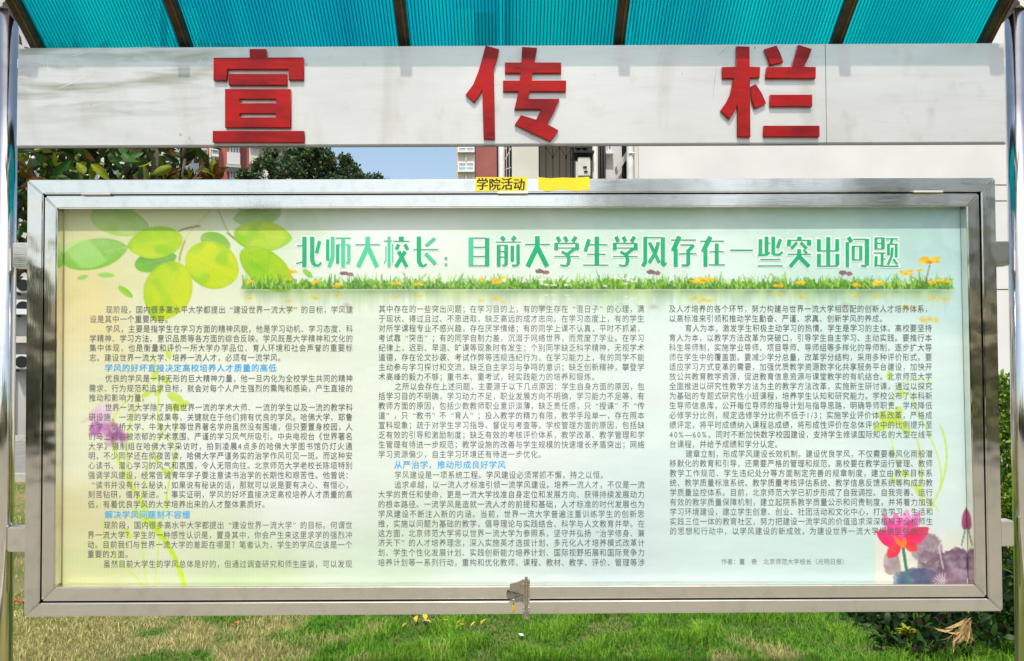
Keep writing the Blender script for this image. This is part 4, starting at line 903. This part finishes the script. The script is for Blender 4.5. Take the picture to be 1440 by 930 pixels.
for px in (802, 806): obj('rail_post', tube(BM(), [(W(px, D2), Y2 - .22, 0), (W(px, D2), Y2 - .22, Zh(213, D2))], .011, 6), M_blk, b5)
obj('rail', tube(BM(), [(W(801, D2), Y2 - .22, Zh(213, D2)), (W(832, D2), Y2 - .22, Zh(213, D2))], .012, 6), M_blk, b5)
acunit(b5, W(808, D2), Y2 + .1, Zh(209, D2), .26, .30)
boxo('shelf', W(806, D2), W(834, D2), Y2 - .3, Y2 + .2, Zh(222, D2), Zh(219, D2), M_blk, b5)
a = obj('meter_box', box(BM(), W(812, D2), W(829, D2), Y2 - .25, Y2 + .1, Zh(253, D2), Zh(227, D2)), M_acw, b5, bevel=.01)
boxo('meter_box', W(809, D2), W(814, D2), Y2 - .22, Y2 + .1, Zh(258, D2), Zh(232, D2), M_crm, b5)
for px, py in ((819, 240), (820, 246)): boxo('valve', W(px, D2), W(px + 5, D2), Y2 - .27, Y2 - .25, Zh(py + 2, D2), Zh(py, D2), M_blk, a)
for z_ in range(4): obj('shelf_brace', tube(BM(), [(W(810 + z_ * 5, D2), Y2 - .28, Zh(224, D2)), (W(817 + z_ * 5, D2), Y2 - .1, Zh(214 + (z_ % 2) * 3, D2))], .014, 5), M_blk, b5)
obj('drain_pipe', tube(BM(), [(W(837, D2), Y2 - .1, 0), (W(837, D2), Y2 - .1, 8)], .050, 14), M_pipe, b5, smooth=True)
for px, r_ in ((843, .03), (847, .022), (850.5, .022)): obj('cable_pipe', tube(BM(), [(W(px, D2), Y2 - .05, 0), (W(px, D2), Y2 - .05, 8)], r_, 8), M_blk, b5, smooth=True)
boxo('bay_wall', W(853, D2), W(876, D2), Y2 + .02, Y2 + .9, 0, 8, M_wht, b5)
win(b5, W(855, D2), W(861.5, D2), Zh(214, D2), Zh(196, D2), Y2 - .0, 1, 1, .025)
boxo('bay_sill', W(852, D2), W(863, D2), Y2 - .12, Y2 + .02, Zh(219, D2), Zh(216, D2), M_wfr, b5)
bm = BM(); prism(bm, [(W(866, D2), Zh(250, D2)), (W(882, D2), Zh(226, D2)), (W(882, D2), Zh(216, D2)), (W(864, D2), Zh(241, D2))], Y2 - .35, Y2 - .1); obj('sloping_hood', bm, M_crm, b5)
boxo('dark_opening', W(877, D2), W(884, D2), Y2 - .04, Y2 + .2, 0, 8, M_dark, b5)

# the blocks on the left stand turned towards the board, about their right front corners
for b_, px, D_ in ((b1, 279, 19.5), (b2, 351, 27.0), (b3, 397, 38.0)):
    piv = Vector((W(px, D_), CAM.y + D_, 0)); sh_ = piv - b_.location
    for ch in b_.children: ch.location -= sh_
    b_.location = piv; b_.rotation_euler.z = math.atan2(720 - px, F)

# ------------------------------------------------------------------ plants
def leafset(centers, L_, W_, dirs=None, fold=.25, jit=1.0, cols=None, r=rng, up=0.0):
    n = len(centers); d = r.normal(0, 1, (n, 3)) if dirs is None else dirs + r.normal(0, .35 * jit, (n, 3))
    d[:, 2] += up; d /= np.linalg.norm(d, axis=1)[:, None]
    s = np.cross(d, r.normal(0, 1, (n, 3))); s /= np.linalg.norm(s, axis=1)[:, None] + 1e-9; nn = np.cross(d, s)
    L = L_ * r.uniform(.7, 1.25, n)[:, None]; Wd = W_ * r.uniform(.7, 1.25, n)[:, None]
    V = np.zeros((n, 6, 3)); c = np.asarray(centers)
    V[:, 0] = c; V[:, 1] = c + d * L * .35 + s * Wd * .5 + nn * Wd * fold; V[:, 2] = c + d * L * .35 - s * Wd * .5 + nn * Wd * fold
    V[:, 3] = c + d * L * .75 + s * Wd * .38 + nn * Wd * fold * .6 - nn * L * .08; V[:, 4] = c + d * L * .75 - s * Wd * .38 + nn * Wd * fold * .6 - nn * L * .08; V[:, 5] = c + d * L - nn * L * .18
    b = np.arange(n)[:, None] * 6
    T = np.concatenate([b + [0, 2, 1], b + [1, 2, 4], b + [1, 4, 3], b + [3, 4, 5]])
    C = np.repeat(cols, 6, axis=0) if cols is not None else None
    return V.reshape(-1, 3), T, C
def pick(pal, n, var=.25):
    p = np.array([c for c, _ in pal]); w_ = np.array([q for _, q in pal], float); w_ /= w_.sum()
    c = p[rng.choice(len(p), n, p=w_)] * rng.uniform(1 - var, 1 + var, (n, 1)); return c
M_leaf = mat('leaf', (1, 1, 1), 0.48, 0, 0.12, 14, spec=0.22, trans=0.28, attr='tint')
M_bark = mat('bark', (0.085, 0.065, 0.045), 0.9, 0, 0.4, 14, 0.5, 40)

# magnolia: big glossy leaves behind the upper left corner of the board
D = 5.0; Y = CAM.y + D
mg = empty('magnolia_tree', (W(150, D), Y + .3, 0), 'magnolia tree with large glossy olive and green leaves behind the upper left corner', 'tree')
tx = W(150, D)
obj('trunk', tube(BM(), [(tx, Y + .3, 0), (tx + .02, Y + .3, 1.2), (tx + .08, Y + .28, 2.4), (tx + .1, Y + .3, 3.1)], .09, 10, .03), M_bark, mg, smooth=True)
for (ax, az, bx, bz, yy, r_) in ((tx + .05, 2.0, W(206, D), Zh(200, D), -.15, .028), (W(206, D) - .02, 2.5, W(240, D), Zh(196, D), -.1, .022), (tx, 1.7, W(232, D), Zh(205, D), .0, .022), (tx, 2.1, W(60, D), Zh(190, D), -.2, .02), (tx, 2.2, W(-40, D), Zh(180, D), -.1, .025), (tx, 2.0, W(28, D), Zh(300, D), -.2, .014), (tx + .05, 2.55, W(270, D), Zh(222, D), -.1, .008), (tx, 2.6, W(110, D), Zh(236, D), -.35, .008)):
    obj('branch', tube(BM(), [(ax, Y + .3, az), ((ax + bx) / 2 + .03, Y + .3 + yy * .7, (az + bz) / 2 - .04), (bx, Y + .3 + yy, bz)], r_, 7, r_ * .5), M_bark, mg, smooth=True)
# the leaves that show, one by one
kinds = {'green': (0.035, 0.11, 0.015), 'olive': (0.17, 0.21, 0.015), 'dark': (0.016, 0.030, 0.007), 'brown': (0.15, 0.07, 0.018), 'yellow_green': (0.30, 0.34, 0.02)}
LM = {}
for k, c in kinds.items():
    V, T, Cc = leafset([(0, 0, 0)], .17, .066, dirs=np.array([[0.0, 0, 1.0]]), jit=0, cols=np.array([c]))
    LM[k] = []
    for j in range(2):
        V = []; ns = 9
        for q_ in range(ns):
            t = q_ / (ns - 1); hw = .034 * (1 + .15 * j) * math.sin(math.pi * min(1, t * .93 + .05)) ** .75 * (1 if t < .7 else 1 - (t - .7) * 1.6)
            if t in (0, 1): hw = .002
            bend = -.05 * t * t * (1 + j); cup = .010 + .012 * j
            for u_ in (-1, -.5, 0, .5, 1): V.append((u_ * hw, bend + cup * abs(u_) * (hw / .034), .17 * t))
        T = []
        for q_ in range(ns - 1):
            for u_ in range(4): a_ = q_ * 5 + u_; T += [(a_, a_ + 1, a_ + 6), (a_, a_ + 6, a_ + 5)]
        Cc = np.array([np.array(c) * (1.35 if i_ % 5 == 2 else 1.0) for i_ in range(len(V))])
        t = pydata('leaf', V, T, M_leaf, None, col=Cc, smooth=True); LM[k].append(t.data); bpy.data.objects.remove(t)
def putleaf(p, k, s, q, parent, name='leaf'):
    o = bpy.data.objects.new(name, LM[k][rng.integers(2)]); sc.collection.objects.link(o); o.parent = parent
    o.location = Vector(p) - wpos(parent); o.rotation_mode = 'QUATERNION'; o.rotation_quaternion = q; o.scale = (s, s, s); return o
names = list(kinds)
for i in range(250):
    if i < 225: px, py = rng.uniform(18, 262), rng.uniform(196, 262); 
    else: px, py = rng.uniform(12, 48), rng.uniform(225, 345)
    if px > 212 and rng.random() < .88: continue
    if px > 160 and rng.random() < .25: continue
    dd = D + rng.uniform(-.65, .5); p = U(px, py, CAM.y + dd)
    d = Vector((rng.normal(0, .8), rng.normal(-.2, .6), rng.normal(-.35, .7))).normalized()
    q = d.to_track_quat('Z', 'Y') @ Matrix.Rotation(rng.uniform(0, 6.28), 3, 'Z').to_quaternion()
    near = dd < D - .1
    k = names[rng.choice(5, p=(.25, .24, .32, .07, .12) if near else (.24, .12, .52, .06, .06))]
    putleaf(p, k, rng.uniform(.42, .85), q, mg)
n = 3800; Cn = np.stack([rng.uniform(W(-260, D), W(215, D), n), rng.uniform(Y - .5, Y + 1.3, n), rng.uniform(2.22, 4.6, n)], 1)
dcen = ((Cn[:, 0] - W(20, D)) / 1.35) ** 2 + ((Cn[:, 2] - 2.75) / .85) ** 2; Cn = Cn[(dcen < 1) & ((Cn[:, 1] > Y + .15) | (Cn[:, 2] > 2.98)) & (Cn[:, 0] < W(212, D))]
V, T, Cc = leafset(Cn, .17, .065, cols=pick([((.04, .045, .015), 5), ((.05, .13, .02), 2.5), ((.2, .26, .03), 1.2), ((.15, .08, .025), 1)], len(Cn)))
tag(pydata('crown', V, T, M_leaf, mg, col=Cc), kind='stuff')
# young magnolias with bronze leaf rosettes
for i, (px, py, s) in enumerate(((233, 240, 1.0), (266, 246, .85), (299, 238, 1.1))):
    dd = 5.4 + .15 * i; ym = empty('magnolia_sapling', (W(px, dd), CAM.y + dd, 0), ('leftmost', 'middle', 'rightmost')[i] + ' of three bronze leaf rosettes rising above the case, by the red block', 'sapling', 'young magnolias with bronze tips')
    tip = U(px, py + 6, CAM.y + dd)
    obj('stem', tube(BM(), [(tip.x + .05, tip.y, 0), (tip.x - .02, tip.y, 1.4), tip], .014, 6, .006), M_bark, ym)
    for k in range(15):
        a = k * 2.4; el = .25 + .075 * k; d = Vector((math.cos(a) * math.cos(el), math.sin(a) * math.cos(el), math.sin(el)))
        q = d.to_track_quat('Z', 'Y') @ Matrix.Rotation(rng.uniform(0, 6), 3, 'Z').to_quaternion()
        putleaf(tip - Vector((0, 0, .03)), ['brown', 'brown', 'olive', 'dark'][k % 4], s * rng.uniform(.6, .85), q, ym)

# round tree in the distance
D = 24.0; Y = CAM.y + D
rt = empty('broadleaf_tree', (W(420, D), Y, 0), 'round dark green tree standing before the pale block, against the sky', 'tree')
obj('trunk', tube(BM(), [(W(420, D), Y, 0), (W(420, D) + .1, Y, 2.5), (W(425, D), Y, 5.5)], .22, 10, .08), M_bark, rt, smooth=True)
for k in range(7): obj('limb', tube(BM(), [(W(420, D), Y, 2.6 + k * .4), (W(345 + k * 26, D), Y + (k % 3 - 1) * .8, 5.0 + (k % 2) * .9)], .08, 6, .03), M_bark, rt)
cl = []
for (px, py, r_) in ((352, 258, 20), (372, 236, 17), (382, 222, 14), (400, 240, 22), (432, 226, 24), (458, 224, 18), (470, 245, 24), (493, 242, 14), (505, 252, 9), (425, 262, 30), (380, 270, 28), (470, 275, 28), (505, 262, 13), (445, 214, 12), (410, 218, 10), (485, 226, 9), (360, 240, 8), (345, 246, 9), (424, 208, 6)):
    c = U(px, py, Y + rng.uniform(-.8, .8)); R_ = r_ / F * D
    m = int(1500 * (r_ / 20) ** 2); v = rng.normal(0, 1, (m, 3)); v /= np.linalg.norm(v, axis=1)[:, None]
    cl.append(np.array(c) + v * R_ * rng.uniform(.35, 1.12, (m, 1)) * (1, 1, .92))
Cn = np.concatenate(cl); keep = np.array([mnoise.noise(Vector(p) * 2.2) > -.06 for p in Cn]); Cn = Cn[keep]
V, T, Cc = leafset(Cn, .115, .07, cols=pick([((.045, .095, .04), 4), ((.09, .15, .055), 2.5), ((.15, .18, .06), .9), ((.16, .11, .05), .25)], len(Cn)))
tag(pydata('crown', V, T, M_leaf, rt, col=Cc), kind='stuff')
sp = empty('broadleaf_tree', (W(525, 30), CAM.y + 30, 0), 'sparse treetop just right of the round tree, barely above the case', 'tree')
obj('trunk', tube(BM(), [(W(525, 30), CAM.y + 30, 0), (W(525, 30), CAM.y + 30, 7)], .14, 8, .05), M_bark, sp, smooth=True)
v = rng.normal(0, 1, (1500, 3)); v /= np.linalg.norm(v, axis=1)[:, None]
Cn = np.array(U(526, 262, CAM.y + 30)) + v * rng.uniform(.2, 1, (1500, 1)) * (.62, .6, .55); V, T, Cc = leafset(Cn, .13, .07, cols=pick([((.03, .07, .025), 3), ((.06, .10, .03), 1)], len(Cn)))
tag(pydata('crown', V, T, M_leaf, sp, col=Cc), kind='stuff')

# hedge at the right, sunlit, behind the post
D = 5.6; Y = CAM.y + D
hz0 = Zh(533, D)
n = 30000; Cn = np.stack([rng.uniform(W(1255, D), W(1640, D), n), rng.uniform(Y, Y + 1.0, n), rng.uniform(0.02, 1, n) ** .8 * (hz0 - .03)], 1)
Cn[:12000, 1] = Y + np.abs(rng.normal(0, .06, 12000))
Cn[:, 2] += .05 * np.sin(Cn[:, 0] * 9) * (Cn[:, 2] / 1.4)
V, T, Cc = leafset(Cn, .042, .022, cols=pick([((.12, .24, .02), 3), ((.20, .32, .03), 3), ((.06, .13, .02), 2)], n), up=.6)
hd = empty('hedge', (W(1420, D), Y + .5, 0), 'bright green clipped hedge at the right, before the white gable', 'hedge')
tag(pydata('foliage', V, T, M_leaf, hd, col=Cc), kind='stuff')
for k in range(7): obj('stem', tube(BM(), [(W(1270 + 50 * k, D), Y + .5, 0), (W(1275 + 50 * k, D), Y + .45, 1.2)], .015, 6, .006), M_bark, hd)
# bush at the left beyond the road
D = 18.3; Y = CAM.y + D
lb = empty('shrub', (W(30, D), Y, 0), 'dark green low shrubs at the foot of the white block, seen between post and case', 'shrub')
n = 3500; Cn = np.stack([rng.uniform(W(-60, D), W(120, D), n), rng.uniform(Y, Y + .8, n), rng.uniform(0, Zh(578, D), n)], 1)
V, T, Cc = leafset(Cn, .10, .05, cols=pick([((.03, .09, .02), 3), ((.08, .17, .03), 1)], n)); tag(pydata('foliage', V, T, M_leaf, lb, col=Cc), kind='stuff')

# low shrub in the lower right corner, its shade put into dark leaf colours
sh = empty('shrub', (U(1340, 930, 2.0).x, 2.1, 0), 'low leafy shrub, shade painted into its leaves, on the lawn in the lower right corner', 'shrub')
n = 2600; Cn = np.stack([rng.uniform(U(1215, 930, 2.2).x, U(1480, 930, 2.2).x, n), rng.uniform(1.65, 3.0, n), np.zeros(n)], 1)
hh = np.clip((Cn[:, 0] - Cn[:, 0].min()) / .5, .15, 1) * .42; Cn[:, 2] = rng.uniform(0, 1, n) * hh
V, T, Cc = leafset(Cn, .07, .03, cols=pick([((.015, .035, .010), 6), ((.03, .08, .015), 2), ((.06, .16, .02), .6), ((.03, .02, .012), 1)], n)); tag(pydata('foliage', V, T, M_leaf, sh, col=Cc), kind='stuff')
for k in range(10):
    x = U(1240 + 22 * k, 930, 2.2).x; obj('stem', tube(BM(), [(x, 2.2 + .06 * (k % 4), 0), (x + .05, 2.15, .2), (x + .02 * k % .07, 2.05, .40)], .006, 5, .003), M_bark, sh)
# light green sprigs
M_sprig = M_leaf
for i, (px, py, yy, lab) in enumerate(((1275, 902, 1.95, 'pale green sprig in front of the dark shrub at the lower right'), (1238, 912, 1.85, 'small fern like weed left of the pale green sprig'))):
    base_ = U(px, py + 18, yy); base_.z = 0; wd = empty('weed', base_, lab, 'weed'); top = U(px, py - 16, yy)
    obj('stem', tube(BM(), [base_, (base_ + top) / 2 + Vector((.01, 0, 0)), top], .003, 5, .0015), M_leaf, wd)
    for k in range(22):
        t = .35 + .65 * k / 22; p = base_.lerp(top, t); a = k * 2.4; d = Vector((math.cos(a), math.sin(a) * .6, .7)).normalized()
        putleaf(p, 'yellow_green' if i == 0 else 'green', .34 if i == 0 else .22, d.to_track_quat('Z', 'Y'), wd)
# bunch of dried leaves hanging by the right end of the case
M_dry = mat('dried_leaf', (0.52, 0.34, 0.14), 0.8, 0, 0.25, 20, trans=.15)
dp = empty('dried_plant', (U(1358, 900, 1.6).x, 1.6, 0), 'bunch of dried tan leaves on a bare stalk under the right end of the case', 'dead plant')
top = U(1362, 862, 1.6); bot = Vector((U(1362, 862, 1.6).x + .2, 2.6, 0))
obj('stalk', tube(BM(), [bot, bot + Vector((-.02, -.3, .75)), top + Vector((.04, .3, .14)), top + Vector((.01, .05, .09)), top], .006, 6, .003), M_dry, dp)
dl = pydata('leaf', *leafset([(0, 0, 0)], .085, .014, dirs=np.array([[0., 0, 1]]), jit=0, fold=.6)[:2], M_dry); dm = dl.data; bpy.data.objects.remove(dl)
for k in range(34):
    t = rng.uniform(0, 1); p = U(1364 - 6 * t + rng.normal(0, 3), 868 + 22 * t, 1.6 + rng.uniform(-.05, .05)) if k < 26 else U(1347 + rng.normal(0, 4), 886 + rng.uniform(-3, 4), 1.6)
    d = Vector((rng.normal(-.35, .35), rng.normal(0, .3), -1)).normalized() if k < 26 else Vector((rng.normal(-.5, .4), 0, rng.normal(-.6, .5))).normalized()
    o = bpy.data.objects.new('dry_leaf', dm); sc.collection.objects.link(o); o.parent = dp; o.location = p - wpos(dp); o.rotation_mode = 'QUATERNION'
    o.rotation_quaternion = d.to_track_quat('Z', 'Y') @ Matrix.Rotation(rng.uniform(0, 6), 3, 'Z').to_quaternion(); s = rng.uniform(.6, 1.2); o.scale = (s, s * rng.uniform(.8, 1.8), s)
# fallen leaves on the lawn
M_yl = mat('fallen_yellow_leaf', (0.62, 0.42, 0.03), 0.7, 0, 0.2, 30); M_ol = mat('fallen_orange_leaf', (0.50, 0.20, 0.03), 0.7, 0, 0.2, 30); M_paper = mat('white_scrap', (0.8, 0.8, 0.78), 0.8)
fl = pydata('leaf', *leafset([(0, 0, 0)], .085, .045, dirs=np.array([[1., 0, .12]]), jit=0, fold=.3)[:2], M_yl); fm = fl.data; bpy.data.objects.remove(fl)
fm2 = fm.copy(); fm2.materials.clear(); fm2.materials.append(M_ol)
def ground(px, py, z=.03):
    v = U(px, py, 1.0) - CAM; t = (z - CAM.z) / v.z; return CAM + v * t
for i, (px, py, k) in enumerate(((586, 874.5, 0), (598, 873, 0), (607, 876, 0), (619, 873.5, 0), (645, 877, 0), (654, 878, 0), (671, 875, 0), (676, 879, 0), (566, 882, 0), (690, 884, 1), (348, 874, 1), (336, 877, 1))):
    o = bpy.data.objects.new('fallen_leaf', (fm, fm2)[k]); sc.collection.objects.link(o); o.location = ground(px, py, .04)
    o.rotation_euler = (rng.uniform(-.5, .5), rng.uniform(-.4, .2), rng.uniform(0, 6.28)); s = rng.uniform(.6, .95); o.scale = (s, s, s)
    if i < 9: tag(o, ('leftmost', 'second', 'third', 'fourth', 'fifth', 'sixth', 'seventh', 'rightmost', 'nearest')[i] + ('' if i in (0, 7, 8) else ' from left') + ' of the yellow fallen leaves below the case', 'leaf', 'yellow leaves under the middle of the case')
    elif i == 9: tag(o, 'brown orange fallen leaf on the lawn, right of the yellow leaves', 'leaf')
    else: tag(o, ('right', 'left')[i - 10] + ' of two orange fallen leaves on the lawn below the left third of the case', 'leaf', 'orange leaves under the left third')
g = ground(733, 893, .03); o = boxo('paper_scrap', -.012, .012, -.01, .01, 0, .003, M_paper); o.location = g; o.rotation_euler = (.3, .2, .5); tag(o, 'tiny white scrap lying in the grass below the latch', 'litter')
M_hose = mat('red_stick', (0.45, 0.06, 0.03), 0.6)
a, b = ground(17, 846, .03), ground(33, 847, .03)
tag(obj('stick', tube(BM(), [a, (a + b) / 2 + Vector((0, 0, .01)), b], .007, 8), M_hose), 'short red stick lying in the grass beside the left post', 'stick')

# what stands across the pavement, mirrored in the steel: a belt of trees
n = 9000; X = rng.uniform(-30, 30, n); top = 3.0 + (X > 2) * 3.0 + 1.2 * np.sin(X * .9) + .8 * np.sin(X * 2.3 + 1)
Cn = np.stack([X, rng.uniform(-16, -13.2, n), rng.uniform(0, 1, n) * top], 1)
V, T, Cc = leafset(Cn, .55, .32, cols=pick([((.03, .06, .02), 3), ((.05, .09, .03), 2), ((.04, .035, .03), 1)], n)); tag(pydata('tree_belt', V, T, M_leaf, None, col=Cc), 'belt of dark trees across the pavement, mirrored in the steel frame', 'trees', kind='stuff')
